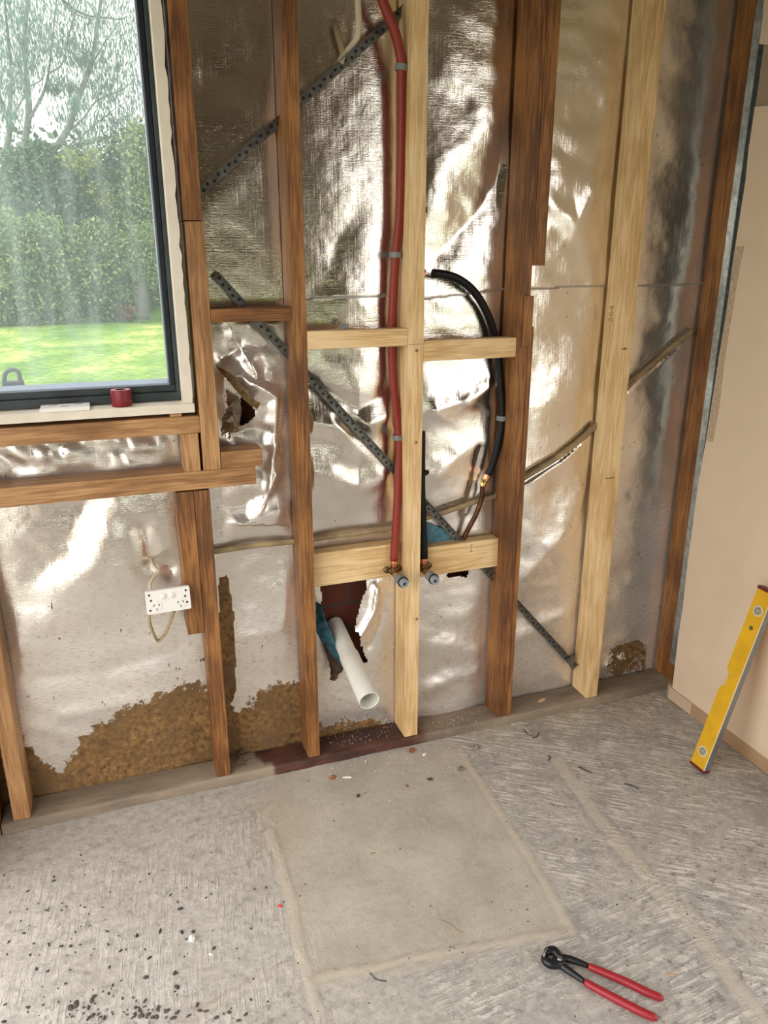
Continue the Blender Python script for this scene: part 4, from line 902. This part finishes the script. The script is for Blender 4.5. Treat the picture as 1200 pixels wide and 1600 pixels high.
lathe('tape', [(0.011, 0.0005), (rr - 0.001, 0.0005), (rr, 0.002), (rr, H_ - 0.002), (rr - 0.001, H_), (0.012, H_)], (tp.x, -0.066, zt), (0, 0, 1), M['tape_red'], tr, 36)
bm = bmesh.new(); add_lathe(bm, [(0.013, H_ + 0.0003), (rr - 0.002, H_ + 0.0003)], (tp.x, -0.066, zt), (0, 0, 1), 36); bm_obj('tape_side', bm, M['tape_face'], tr)
lathe('core', [(0.0105, 0.001), (0.0125, 0.001), (0.0125, H_ + 0.001), (0.0105, H_ + 0.001), (0.0105, 0.001)], (tp.x, -0.066, zt), (0, 0, 1), M['card'], tr)
box('tape_tab', tp.x + 0.012, tp.x + rr + 0.0004, -0.0915 + 0.014, -0.0895 + 0.014, zt + 0.020, zt + 0.0212, M['ink'], tr, 0) if False else None
# handle-shaped reflection in the pane, built as a grey solid outside the glass
hg = empty('handle_reflection', W(20, 604, 0.075), 'pale grey handle shaped reflection, modelled as a solid just outside the window glass', 'handle')
bm = bmesh.new(); path = [W(7, 604, 0.075), W(7, 588, 0.075), W(12, 580, 0.075), W(22, 578, 0.075), W(29, 582, 0.075), W(32, 596, 0.075), W(35, 606, 0.075)]
add_tube(bm, smooth_path(path, 5), 0.0055, 10)
bm_obj('grip', bm, M['grey_plastic'], hg)
a_ = W(5, 606, 0.075); b_ = W(37, 594, 0.075); box('base', a_.x, b_.x, 0.062, 0.09, 1.165, b_.z, M['grey_plastic'], hg, 0.003)
st(box('wall_front_ledge', -1.0, 0.19, 0.03, 0.22, 1.10, 1.164, flat('pale_outer_sill', (0.5, 0.5, 0.5), 0.7), None, 0.002))

# ================================================================== SPIRIT LEVEL
lb = Vector((1.5825, -0.5095, 0.006)); lt = Vector((1.7300, -0.5180, 0.585)); ld_ = (lt - lb).normalized()
wv = (Vector((0.06, -1, 0)) - ld_ * Vector((0.06, -1, 0)).dot(ld_)).normalized(); tv = ld_.cross(wv).normalized()
if tv.x < 0: tv = -tv
LL = 0.60
lv = empty('spirit_level', lb, 'yellow spirit level with grey edge leaning on the cream wall', 'spirit level')
def lp(s, w_, t): return lb + ld_ * s + wv * w_ + tv * t
hw, ht = 0.0265, 0.0115
# body outline in (s, w): far edge is -w, with the centre vial notch on the far edge
ol = [(0.008, -hw), (LL * 0.44, -hw), (LL * 0.455, -hw + 0.004), (LL * 0.462, -hw + 0.014), (LL * 0.535, -hw + 0.014), (LL * 0.545, -hw + 0.003), (LL * 0.556, -hw), (LL - 0.008, -hw), (LL - 0.008, hw), (0.008, hw)]
bm = bmesh.new(); add_prism(bm, [lp(s, w_, -ht) for s, w_ in ol], tv * (ht * 2)); bmesh.ops.triangulate(bm, faces=[f for f in bm.faces if len(f.verts) > 4]); bm_obj('yellow_body', bm, M['yellow'], lv)
bm = bmesh.new(); add_prism(bm, [lp(0.008, hw, -ht), lp(LL - 0.008, hw, -ht), lp(LL - 0.008, hw, ht), lp(0.008, hw, ht)], wv * 0.0012); bm_obj('base_edge', bm, M['alu'], lv)['label'] = 'grey aluminium edge'
bm = bmesh.new(); add_prism(bm, [lp(0.008, hw - 0.0008, -ht - 0.0005), lp(LL - 0.008, hw - 0.0008, -ht - 0.0005), lp(LL - 0.008, hw + 0.0014, -ht - 0.0005), lp(0.008, hw + 0.0014, -ht - 0.0005)], tv * 0.002); bm_obj('edge_line', bm, M['alu_edge'], lv)
for s0, s1 in ((0, 0.009), (LL - 0.009, LL)):
    bm = bmesh.new(); add_prism(bm, [lp(s0, -hw - 0.001, -ht - 0.001), lp(s1, -hw - 0.001, -ht - 0.001), lp(s1, hw + 0.002, -ht - 0.001), lp(s0, hw + 0.002, -ht - 0.001)], tv * (2 * ht + 0.002)); bm_obj('end_cap', bm, M['red_cap'], lv)
def vial(s, w_, sc=1.0):
    c = lp(s, w_, -ht)
    v = bmesh.new(); add_lathe(v, [(0.0125 * sc, 0), (0.0165 * sc, 0), (0.0165 * sc, 0.0014), (0.0125 * sc, 0.0014)], c, -tv, 24); rg_ = bm_obj('vial_housing', v, M['pale_ring'], lv)
    v = bmesh.new(); add_lathe(v, [(0.0001, 0.0008), (0.0125 * sc, 0.0008)], c, -tv, 24); bm_obj('vial_window', v, flat('grey_vial_recess', (0.32, 0.30, 0.22), 0.4), rg_)
    v = bmesh.new(); q = (wv * 0.3 + ld_).normalized(); add_tube(v, [c - tv * 0.001 - q * 0.0095 * sc, c - tv * 0.001 + q * 0.0095 * sc], 0.0042 * sc, 10); bm_obj('vial', v, M['vial'], rg_)
vial(0.060, 0.0); vial(0.530, 0.002)
bm = bmesh.new(); add_tube(bm, [lp(LL * 0.465, -hw + 0.009, 0), lp(LL * 0.532, -hw + 0.009, 0)], 0.0055, 12); bm_obj('centre_vial', bm, M['pale_ring'], lv)
bm = bmesh.new(); c = lp(0.475, 0.001, -ht); add_lathe(bm, [(0.0001, 0.0006), (0.0065, 0.0006), (0.0068, 0)], c, -tv, 14); bm_obj('hang_hole', bm, flat('olive_hang_hole', (0.10, 0.085, 0.03), 0.6), lv)

# ================================================================== NIPPERS
h0 = G(860, 1497, 0); e1 = G(1034, 1562, 0); e2 = G(1024, 1592, 0); piv = G(874, 1501, 0.010)
np_ = empty('end_cutting_nippers', Vector((h0.x, h0.y, 0)), 'black end cutting nippers with red dipped handles on the floor', 'pliers')
def arm(path, gripn, zc_):
    pts = smooth_path(path, 8); n = len(pts); bm = bmesh.new(); k = int(n * gripn)
    rad = [0.0055 + 0.0025 * math.sin(math.pi * min(1, i / k)) for i in range(k + 1)]
    add_tube(bm, pts[:k + 1], rad, 12, True, 0.7); a = bm_obj('handle', bm, M['tool_steel'], np_)
    bm = bmesh.new(); m_ = n - k; rad = [0.0078 + 0.0012 * math.sin(math.pi * i / m_) for i in range(m_)]; rad[-1] = 0.0035; rad[-2] = 0.0068; rad[0] = 0.0072
    add_tube(bm, pts[k:], rad, 16, True, 1.0); bm_obj('grip', bm, M['grip'], a)
arm([G(868, 1503, 0.010), G(880, 1497, 0.012), G(900, 1502, 0.012), G(928, 1513, 0.010), G(975, 1533, 0.0085), G(1010, 1550, 0.0085), G(1037, 1561, 0.0085)], 0.46, 0)
arm([G(864, 1497, 0.010), G(876, 1508, 0.010), G(895, 1521, 0.010), G(922, 1539, 0.009), G(965, 1562, 0.0085), G(1000, 1580, 0.0085), G(1028, 1592, 0.0085)], 0.46, 0)
def jaw(pts):
    bm = bmesh.new(); pp = smooth_path(pts, 6); add_tube(bm, pp, [0.0062 + 0.004 * math.sin(math.pi * i / (len(pp) - 1)) for i in range(len(pp))], 12, True, 1.1); return bm_obj('jaw', bm, M['tool_steel'], np_)
jaw([G(884, 1502, 0.011), G(874, 1495, 0.012), G(866, 1486, 0.013), G(857, 1486, 0.014), G(853, 1491, 0.013)])
jaw([G(884, 1505, 0.010), G(872, 1507, 0.010), G(860, 1506, 0.010), G(852, 1501, 0.010), G(851, 1494, 0.011)])
bm = bmesh.new(); add_lathe(bm, [(0.0001, 0.0035), (0.0045, 0.003), (0.006, 0), (0.006, -0.015)], G(874.5, 1497.5, 0.0195), (0, 0, 1), 16); bm_obj('pivot_rivet', bm, M['tool_bright'], np_)
bm = bmesh.new(); add_tube(bm, [G(856, 1482, 0.021), G(851, 1487, 0.021), G(850, 1495, 0.020)], 0.0022, 8); bm_obj('cutting_edge', bm, M['tool_bright'], np_)

# ================================================================== SCREW ON NOGGIN
sc = W(539, 513, -0.068); zN = 1.3147
gp = empty('plastic_plug', (sc.x, -0.066, zN), 'small grey plastic plug with a brass screw lying on the upper left noggin', 'wall plug')
box('plug', sc.x - 0.008, sc.x + 0.008, -0.074, -0.058, zN, zN + 0.012, M['grey_plastic'], gp, 0.002)
tube('screw', [(sc.x + 0.008, -0.066, zN + 0.003), (sc.x + 0.026, -0.068, zN + 0.002)], 0.0016, M['brass'], gp, 8, sm=False)

# ================================================================== DEBRIS
def chip_mesh(seed, sx_, sy_, sz_, n=7):
    r = random.Random(seed); bm = bmesh.new(); bmesh.ops.create_icosphere(bm, subdivisions=1, radius=1.0)
    for v in bm.verts:
        k = 0.7 + 0.5 * r.random(); v.co = Vector((v.co.x * sx_ * k, v.co.y * sy_ * k, max(v.co.z, -0.45) * sz_ * k))
    mz = min(v.co.z for v in bm.verts)
    for v in bm.verts: v.co.z -= mz
    return bm
def chip(name, px, py, size, mat, label, cat, group=None, rot=None, z=0.0, asp=(1, 0.6, 0.4), seed=None):
    seed = seed if seed is not None else int(px * 31 + py); bm = chip_mesh(seed, size * asp[0], size * asp[1], size * asp[2])
    me = bpy.data.meshes.new(name); bm.to_mesh(me); bm.free(); me.materials.append(mat); o = bpy.data.objects.new(name, me); link(o)
    p = G(px, py, z); o.location = (p.x, p.y, z + (0.0 if z else -0.0006)); o.rotation_euler = (0, 0, rot if rot is not None else random.uniform(0, 6.28)); tag(o, label, cat, group); return o
chip('mortar_lump', 300, 1468, 0.010, M['plaster'], 'pale broken lump, the biggest crumb on the left half of the floor', 'rubble', asp=(1, .9, .7))
chip('mortar_lump', 284, 1457, 0.008, M['charchip'], 'dark curled chip just above left of the pale lump on the floor', 'rubble', asp=(1, .5, .5))
chip('mortar_lump', 302, 1456, 0.005, M['charchip'], 'small dark stone touching the top of the pale lump', 'rubble', asp=(1, .8, .8))
chip('mortar_lump', 334, 1482, 0.006, M['charchip'], 'dark grey pebble right of the pale lump, upper of a pair', 'rubble')
chip('mortar_lump', 329, 1491, 0.006, M['plaster'], 'pale topped pebble right of the pale lump, lower of a pair', 'rubble')
chip('mortar_lump', 250, 1455, 0.010, M['charchip'], 'flat dark shard left of the pale lump on the floor', 'rubble', rot=1.4, asp=(1, .35, .3))
chip('mortar_lump', 214, 1462, 0.007, M['charchip'], 'oval dark chip furthest left of the shards in line with the pale lump', 'rubble', rot=1.5)
chip('mortar_lump', 744, 1169, 0.013, M['mortar'], 'round grey mortar crumb on the floor right of the hose stud foot', 'rubble', asp=(1, .9, .8))
chip('mortar_lump', 720, 1202, 0.017, M['mortar'], 'flat grey mortar flake on the floor seam', 'rubble', rot=1.0, asp=(1, .7, .22))
chip('mortar_lump', 560, 1244, 0.010, M['charchip'], 'dark crumb below the white plaster stick on the floor', 'rubble')
chip('mortar_lump', 672, 1218, 0.010, M['charchip'], 'dark brown crumb on the floor below the pine stud foot', 'rubble')
chip('brick_crumb', 644, 1174, 0.011, M['brickbit'], 'red brick crumb right beside the foot of the pine stud', 'brick crumb', asp=(1, .8, .8))
chip('brick_crumb', 520, 1216, 0.011, M['brickbit'], 'red brick crumb beside the white plaster stick', 'brick crumb', asp=(1, .8, .8))
chip('brick_crumb', 636, 1228, 0.007, M['brickbit'], 'small orange brick crumb out on the floor below the pine stud', 'brick crumb')
chip('plaster_stick', 542, 1215, 0.015, M['plaster'], 'white plaster stick lying on the floor in front of the stained plate', 'plaster piece', rot=-0.35, asp=(1, .32, .25))
chip('plaster_stick', 663, 1179, 0.010, M['plaster'], 'larger white plaster crumb right of the pine stud foot', 'plaster piece')
chip('red_chip', 438, 1416, 0.0065, M['redchip'], 'tiny bright red plastic chip on the floor', 'plastic chip', asp=(1, .7, .5))
chip('gum_leaf', 583, 1333, 0.010, M['leaf_green'], 'small yellow green leaf on the smooth concrete patch', 'leaf', rot=0.05, asp=(1, .25, .12))
chip('wood_splinter', 1050, 1524, 0.011, M['splinter'], 'pale tan splinter of wood right of the red handles', 'splinter', rot=-0.7, asp=(1, .4, .3))
chip('wood_splinter', 812, 1230, 0.009, M['splinter'], 'pale tan splinter in the middle of the floor behind the seam', 'splinter', rot=1.4, asp=(1, .35, .3))
chip('plaster_shard', 847, 1095, 0.020, M['splinter'], 'torn tan and white shard lying on the bottom plate right of the notched stud', 'plaster piece', rot=0.25, asp=(1, .4, .3), z=0.0302)
def twig(pts, r, label, mat=None):
    o = tube('twig', [G(a, b_, r * 1.0) for a, b_ in pts], r, mat or M['charchip'], None, 6); tag(o, label, 'twig')
twig([(818, 1139), (824, 1147), (832, 1150)], 0.0016, 'short curved dark twig against the plate right of the notched stud')
twig([(832, 1153), (838, 1151), (843, 1144)], 0.0016, 'second short dark twig beside the curved one near the plate')
twig([(904, 1198), (912, 1202), (924, 1207)], 0.0020, 'dark twig right of the wide floor seam')
twig([(976, 1224), (986, 1227), (998, 1232)], 0.0020, 'dark twig nearest the spirit level on the floor')
twig([(857, 1180), (860, 1184), (856, 1188)], 0.0016, 'small hooked twig at the top of the wide floor seam')
twig([(578, 1520), (588, 1530), (604, 1533)], 0.0011, 'thin bent twig near the bottom middle of the floor')
twig([(685, 1436), (700, 1442), (722, 1458)], 0.0008, 'thin pale scratch-like straw on the smooth concrete', M['pencil'])
tw = bmesh.new()
for i in range(26):
    a = G(random.uniform(365, 385), random.uniform(1165, 1195), 0.032); b_ = a + Vector((random.uniform(-.03, .03), random.uniform(-.02, .01), random.uniform(0, .03))); add_tube(tw, [a, (a + b_) / 2 + Vector((0, 0, random.uniform(0, .012))), b_], 0.0008, 5)
tag(bm_obj('grass_tuft', tw, M['charchip']), 'tangle of dead dark roots on the plate right of the narrow brown stud', 'dead roots', kind='stuff')
# countable small chips
protos = {}
def small(kind, mat, px, py, s, z=0.0, label='', group=''):
    k = (kind, mat.name, int(px) % 5)
    if k not in protos:
        bm = chip_mesh(hash(kind) % 97 + int(px) % 5, 1, 0.6, 0.4); me = bpy.data.meshes.new(kind); bm.to_mesh(me); bm.free(); me.materials.append(mat); protos[k] = me
    o = bpy.data.objects.new(kind, protos[k]); link(o); p = G(px, py, z); o.location = (p.x, p.y, z - 0.0005 if not z else z); o.scale = (s, s * random.uniform(.6, 1.2), s); o.rotation_euler = (0, 0, random.uniform(0, 6.28)); tag(o, label, {'stone_chip': 'stone chip', 'plaster_crumb': 'plaster crumb', 'dust_crumb': 'plaster crumb'}[kind], group)
rs = random.Random(4)
for i in range(70):
    small('stone_chip', M['brownflake'], rs.gauss(195, 75), min(1599, 1592 - abs(rs.gauss(0, 14))), rs.uniform(.003, .0085), 0, 'dark brown grey flake in the heap at the bottom left of the floor', 'dark flakes heaped at the bottom left')
for i in range(120):
    px = abs(rs.gauss(0, 190)) + 5; py = rs.uniform(1330, 1598)
    if px > 470: px = rs.uniform(60, 400)
    small('stone_chip', M['charchip'], px, py, rs.choice([.003, .0035, .004, .005, .0065]) * rs.uniform(.7, 1.2), 0, 'small dark stone chip strewn over the left half of the concrete floor', 'dark stone chips on the left of the floor')
for i in range(90):
    px = rs.uniform(330, 1190); py = rs.uniform(1180 + (0 if px < 1050 else 60), 1598)
    small('stone_chip', M['charchip'], px, py, rs.uniform(.0018, .0038), 0, 'tiny dark grit chip scattered over the right part of the concrete floor', 'dark grit on the right of the floor')
for i in range(46):
    px = rs.uniform(505, 760); py = 1190 - (px - 505) * 0.17 + abs(rs.gauss(0, 26)) + 6
    small('plaster_crumb', M['plaster'], px, py, rs.uniform(.0016, .0036), 0, 'tiny white plaster crumb on the floor in front of the stained plate', 'white crumbs in front of the plate')
for i in range(60):
    px = rs.uniform(510, 612); py = 1166 - (px - 500) * 0.19 + rs.uniform(-14, 8)
    small('dust_crumb', M['plaster'], px, py, rs.uniform(.0010, .0022), 0.0304, 'tiny white crumb lying on the stained plate left of the pine stud', 'white crumbs on the stained plate')
for i in range(30):
    px = rs.uniform(660, 760); py = 1137 - (px - 660) * 0.2 + rs.uniform(-8, 8)
    small('dust_crumb', M['plaster'], px, py, rs.uniform(.0012, .0026), 0.0304, 'tiny white crumb lying on the plate right of the pine stud', 'white crumbs on the plate by the notched stud')
for i in range(24):
    px = rs.uniform(960, 1190); py = 1120 + (px - 960) * 0.3 + rs.uniform(-12, 20)
    small('plaster_crumb', M['plaster'], px, py, rs.uniform(.0014, .003), 0, 'tiny pale crumb on the floor by the right hand corner', 'pale crumbs near the room corner')

# ================================================================== GARDEN
def leaves(name, centers, n, size, mat, parent, droop=0.0, spread=0.4, asp=0.35, seed=0):
    rng = np.random.default_rng(seed); C = np.array(centers)[rng.integers(0, len(centers), n)]
    if droop: 
        P0 = C[:, :3] + rng.normal(0, 1, (n, 3)) * C[:, 3:4] * np.array([1, 1, 0.8])
        d = rng.normal(0, 0.35, (n, 3)); d[:, 2] -= droop
    else:
        u = rng.normal(0, 1, (n, 3)); u /= np.linalg.norm(u, axis=1)[:, None]
        P0 = C[:, :3] + u * C[:, 3:4] * (rng.uniform(0.55, 1.05, (n, 1))) ; d = rng.normal(0, 1, (n, 3))
    d /= np.linalg.norm(d, axis=1)[:, None]; s = np.cross(d, rng.normal(0, 1, (n, 3))); s /= np.linalg.norm(s, axis=1)[:, None]
    L = size * rng.uniform(0.6, 1.3, (n, 1)); Wd = L * asp
    V = np.stack([P0 - d * L / 2, P0 + s * Wd / 2, P0 + d * L / 2, P0 - s * Wd / 2], 1).reshape(-1, 3)
    me = bpy.data.meshes.new(name); me.vertices.add(n * 4); me.vertices.foreach_set('co', V.reshape(-1)); me.loops.add(n * 4); me.loops.foreach_set('vertex_index', np.arange(n * 4, dtype=np.int32))
    me.polygons.add(n); me.polygons.foreach_set('loop_start', np.arange(0, n * 4, 4, dtype=np.int32)); me.update(calc_edges=True); me.materials.append(mat)
    o = bpy.data.objects.new(name, me); link(o); o.parent = parent; o.location = -parent.location; return o
def limb(name, pts, r0, r1, mat, parent, Y):
    pts = [W(px, py, Y) for px, py in pts]; pp = smooth_path(pts, 4); n = len(pp)
    for i, p in enumerate(pp): p.y += 0.4 * math.sin(i * 0.5 + pts[0].x)
    bm = bmesh.new(); add_tube(bm, pp, [r0 + (r1 - r0) * i / (n - 1) for i in range(n)], 8); return bm_obj(name, bm, mat, parent)
def tree(label, Y, trunk, branches, clusters, n, seed, r=0.11):
    foot = W(*trunk[0], Y); e = empty('gum_tree', (foot.x, Y, -0.2), label, 'tree')
    bx = foot; gp = [Vector((foot.x - 0.2, Y, -0.25))]; 
    pts = [W(px, py, Y) for px, py in trunk]; pp = smooth_path(gp + pts, 4); bm = bmesh.new(); add_tube(bm, pp, [r * (1.25 - 0.85 * i / (len(pp) - 1)) for i in range(len(pp))], 10); bm_obj('trunk', bm, M['trunk'], e)
    for b_, rr_ in branches: limb('branch', b_, rr_ * 0.78, rr_ * 0.25, M['trunk'], e, Y)
    rg_ = random.Random(seed); cs = []
    for px, py, sp in clusters:
        sp *= 1.22; p = W(px, py, Y + rg_.uniform(-1.2, 1.2)); cs.append((p.x, p.y, p.z, sp))
    leaves('foliage', cs, n, 0.21, M['gum_leaf'], e, droop=1.6, asp=0.2, seed=seed); return e
tree('tall gum tree at the left edge of the window view', 26.6, [(16, 285), (10, 240), (15, 200), (4, 165), (-6, 130)], [([(15, 200), (17, 150), (14, 90), (10, 20), (8, -60)], 0.09), ([(15, 200), (30, 165), (40, 130)], 0.05), ([(4, 165), (-10, 80), (-20, -40)], 0.07)],
     [(8, 20, .45), (12, 70, .4), (20, 110, .35), (5, 130, .3), (18, 150, .3), (-20, 60, .6), (0, 0, .5), (25, 30, .35), (30, 0, .4), (14, 185, .2)], 1900, 1)
tree('gum tree with two long forked limbs left of the window middle', 27.6, [(28, 275), (38, 225), (45, 175), (42, 120), (38, 70), (42, 10), (46, -60)], [([(45, 195), (62, 155), (74, 118), (82, 75), (86, 20), (90, -40)], 0.07), ([(76, 118), (96, 96), (108, 55), (124, 10), (130, -30)], 0.045), ([(46, 140), (64, 122), (70, 90)], 0.03), ([(40, 90), (20, 40), (10, -20)], 0.05)],
     [(50, 30, .4), (38, 50, .35), (60, 60, .35), (68, 85, .3), (90, 50, .35), (80, 10, .5), (105, 20, .45), (88, 80, .25), (100, 70, .3), (30, 90, .25), (30, 130, .25), (55, 105, .2), (45, 0, .5), (120, 0, .4), (82, 140, .12), (100, 130, .16), (110, 140, .14)], 2600, 2)
tree('leaning gum tree in the right half of the window view', 28.6, [(72, 268), (92, 225), (108, 198), (122, 155), (142, 100), (148, 70), (155, 20), (165, -50)], [([(105, 208), (130, 182), (150, 160), (185, 145), (215, 118)], 0.045), ([(84, 250), (120, 215), (160, 185), (200, 160)], 0.035), ([(92, -5), (120, 12), (150, 30), (180, 32), (200, 20)], 0.07), ([(100, 8), (130, 22), (160, 36)], 0.04), ([(142, 100), (160, 70), (185, 40), (200, 0)], 0.04), ([(170, 165), (180, 195), (176, 215)], 0.03)],
     [(155, 60, .45), (165, 90, .4), (150, 110, .3), (175, 120, .4), (190, 60, .5), (200, 100, .45), (165, 30, .5), (190, 20, .6), (210, 140, .4), (185, 150, .35), (145, 150, .3), (160, 135, .25), (102, 182, .22), (130, 80, .25), (120, 95, .2), (205, 180, .4), (180, 190, .3), (150, 195, .25), (215, 60, .5), (205, 0, .6), (225, 200, .4), (120, 165, .15), (130, 205, .25), (195, 210, .4), (145, 0, .5)], 4600, 3)
def shrub(name, label, Y, blobs, n, mat, seed, size=0.14, trunk=None, group=None):
    cs = []
    for px, py, r in blobs: p = W(px, py, Y); cs.append((p.x, Y, p.z, r))
    lo = min(c[2] - c[3] for c in cs); e = empty(name, (cs[0][0], Y, -0.3), label, 'shrub' if 'shrub' in name else 'tree', group)
    leaves('foliage', cs, n, size, mat, e, asp=0.5, seed=seed)
    sx0 = cs[0][0]
    bm = bmesh.new()
    for k in range(5):
        q = cs[k % len(cs)]; add_tube(bm, [(sx0 + (k - 2) * 0.12, Y, -0.3), ((sx0 + q[0]) / 2, Y + 0.1, q[2] * 0.5), (q[0], Y, q[2])], [0.05, 0.035, 0.015], 6)
    bm_obj('stem', bm, M['trunk_dark'], e); return e
shrub('broadleaf_shrub', 'low leafy green shrub at the left edge beyond the lawn', 22.5, [(0, 430, 1.0), (-10, 480, .7), (40, 470, .7), (40, 400, .8), (0, 370, .8)], 7000, M['bush_leaf'], 11)
shrub('broadleaf_shrub', 'low leafy green shrub left of the window middle beyond the lawn', 22.7, [(80, 440, .9), (100, 475, .6), (110, 400, .8), (70, 370, .7), (130, 440, .8)], 7000, M['bush_leaf'], 12)
shrub('broadleaf_shrub', 'leafy shrub with gaps beside the dark trunk beyond the lawn', 23.0, [(160, 430, .9), (165, 475, .55), (190, 400, .7), (150, 380, .7), (200, 465, .45)], 5500, M['bush_leaf'], 13)
shrub('dense_tree', 'dark dense tree top behind the left shrubs', 25, [(10, 310, 1.3), (60, 290, 1.1), (50, 350, 1.3), (0, 400, 1.6), (100, 330, 1.1), (60, 250, .6), (45, 265, .8), (10, 460, 1.4)], 9000, M['bush_dark'], 14, 0.16)
shrub('dense_tree', 'broad dark green tree behind the middle of the window view', 25.5, [(130, 290, 1.1), (170, 270, 1.2), (200, 300, 1.2), (150, 350, 1.2), (110, 270, .8), (130, 440, 1.5), (220, 250, 1.0), (90, 400, 1.3), (80, 480, 1.0)], 9500, M['bush_dark'], 15, 0.17)
shrub('dense_tree', 'pale green tree at the right side of the window view', 24.3, [(215, 330, .9), (230, 400, 1.1), (240, 280, 1.0), (200, 370, .8), (245, 460, .8), (215, 430, .6), (230, 230, .9), (215, 420, .9)], 8000, M['bush_leaf'], 16, 0.15)
shrub('broadleaf_shrub', 'yellow green patch of leaves high between the trees', 24.6, [(110, 250, .35), (130, 262, .3), (155, 300, .4), (145, 245, .3), (165, 315, .3)], 900, M['bush_yellow'], 17, 0.13)
shrub('broadleaf_shrub', 'rusty brown leafed shrub low beside the dark trunk', 22.6, [(200, 488, .22), (78, 390, .28), (85, 400, .22)], 450, M['bush_red'], 18, 0.12)
far = shrub('dense_tree', 'dark tree belt farthest behind the garden', 30, [(px, py, 2.6) for px in (-60, 20, 100, 180, 260) for py in (330, 420, 500)], 12000, M['bush_dark'], 19, 0.34)
e = empty('gum_tree', (W(226, 490, 22.4).x, 22.4, -0.3), 'short straight dark trunk beyond the lawn at the window right', 'tree')
pp = [W(226, 500, 22.4), W(224, 470, 22.4), W(226, 430, 22.4), W(228, 380, 22.4)]; pp[0].z = -0.3
bm = bmesh.new(); add_tube(bm, smooth_path(pp, 4), 0.16, 10); bm_obj('trunk', bm, M['trunk_dark'], e)
leaves('foliage', [(p.x, p.y, p.z, 0.45) for p in [W(215, 415, 22.4), W(240, 400, 22.4), W(228, 370, 22.4), W(245, 430, 22.4)]], 2200, 0.14, M['bush_leaf'], e, asp=0.4, seed=20)
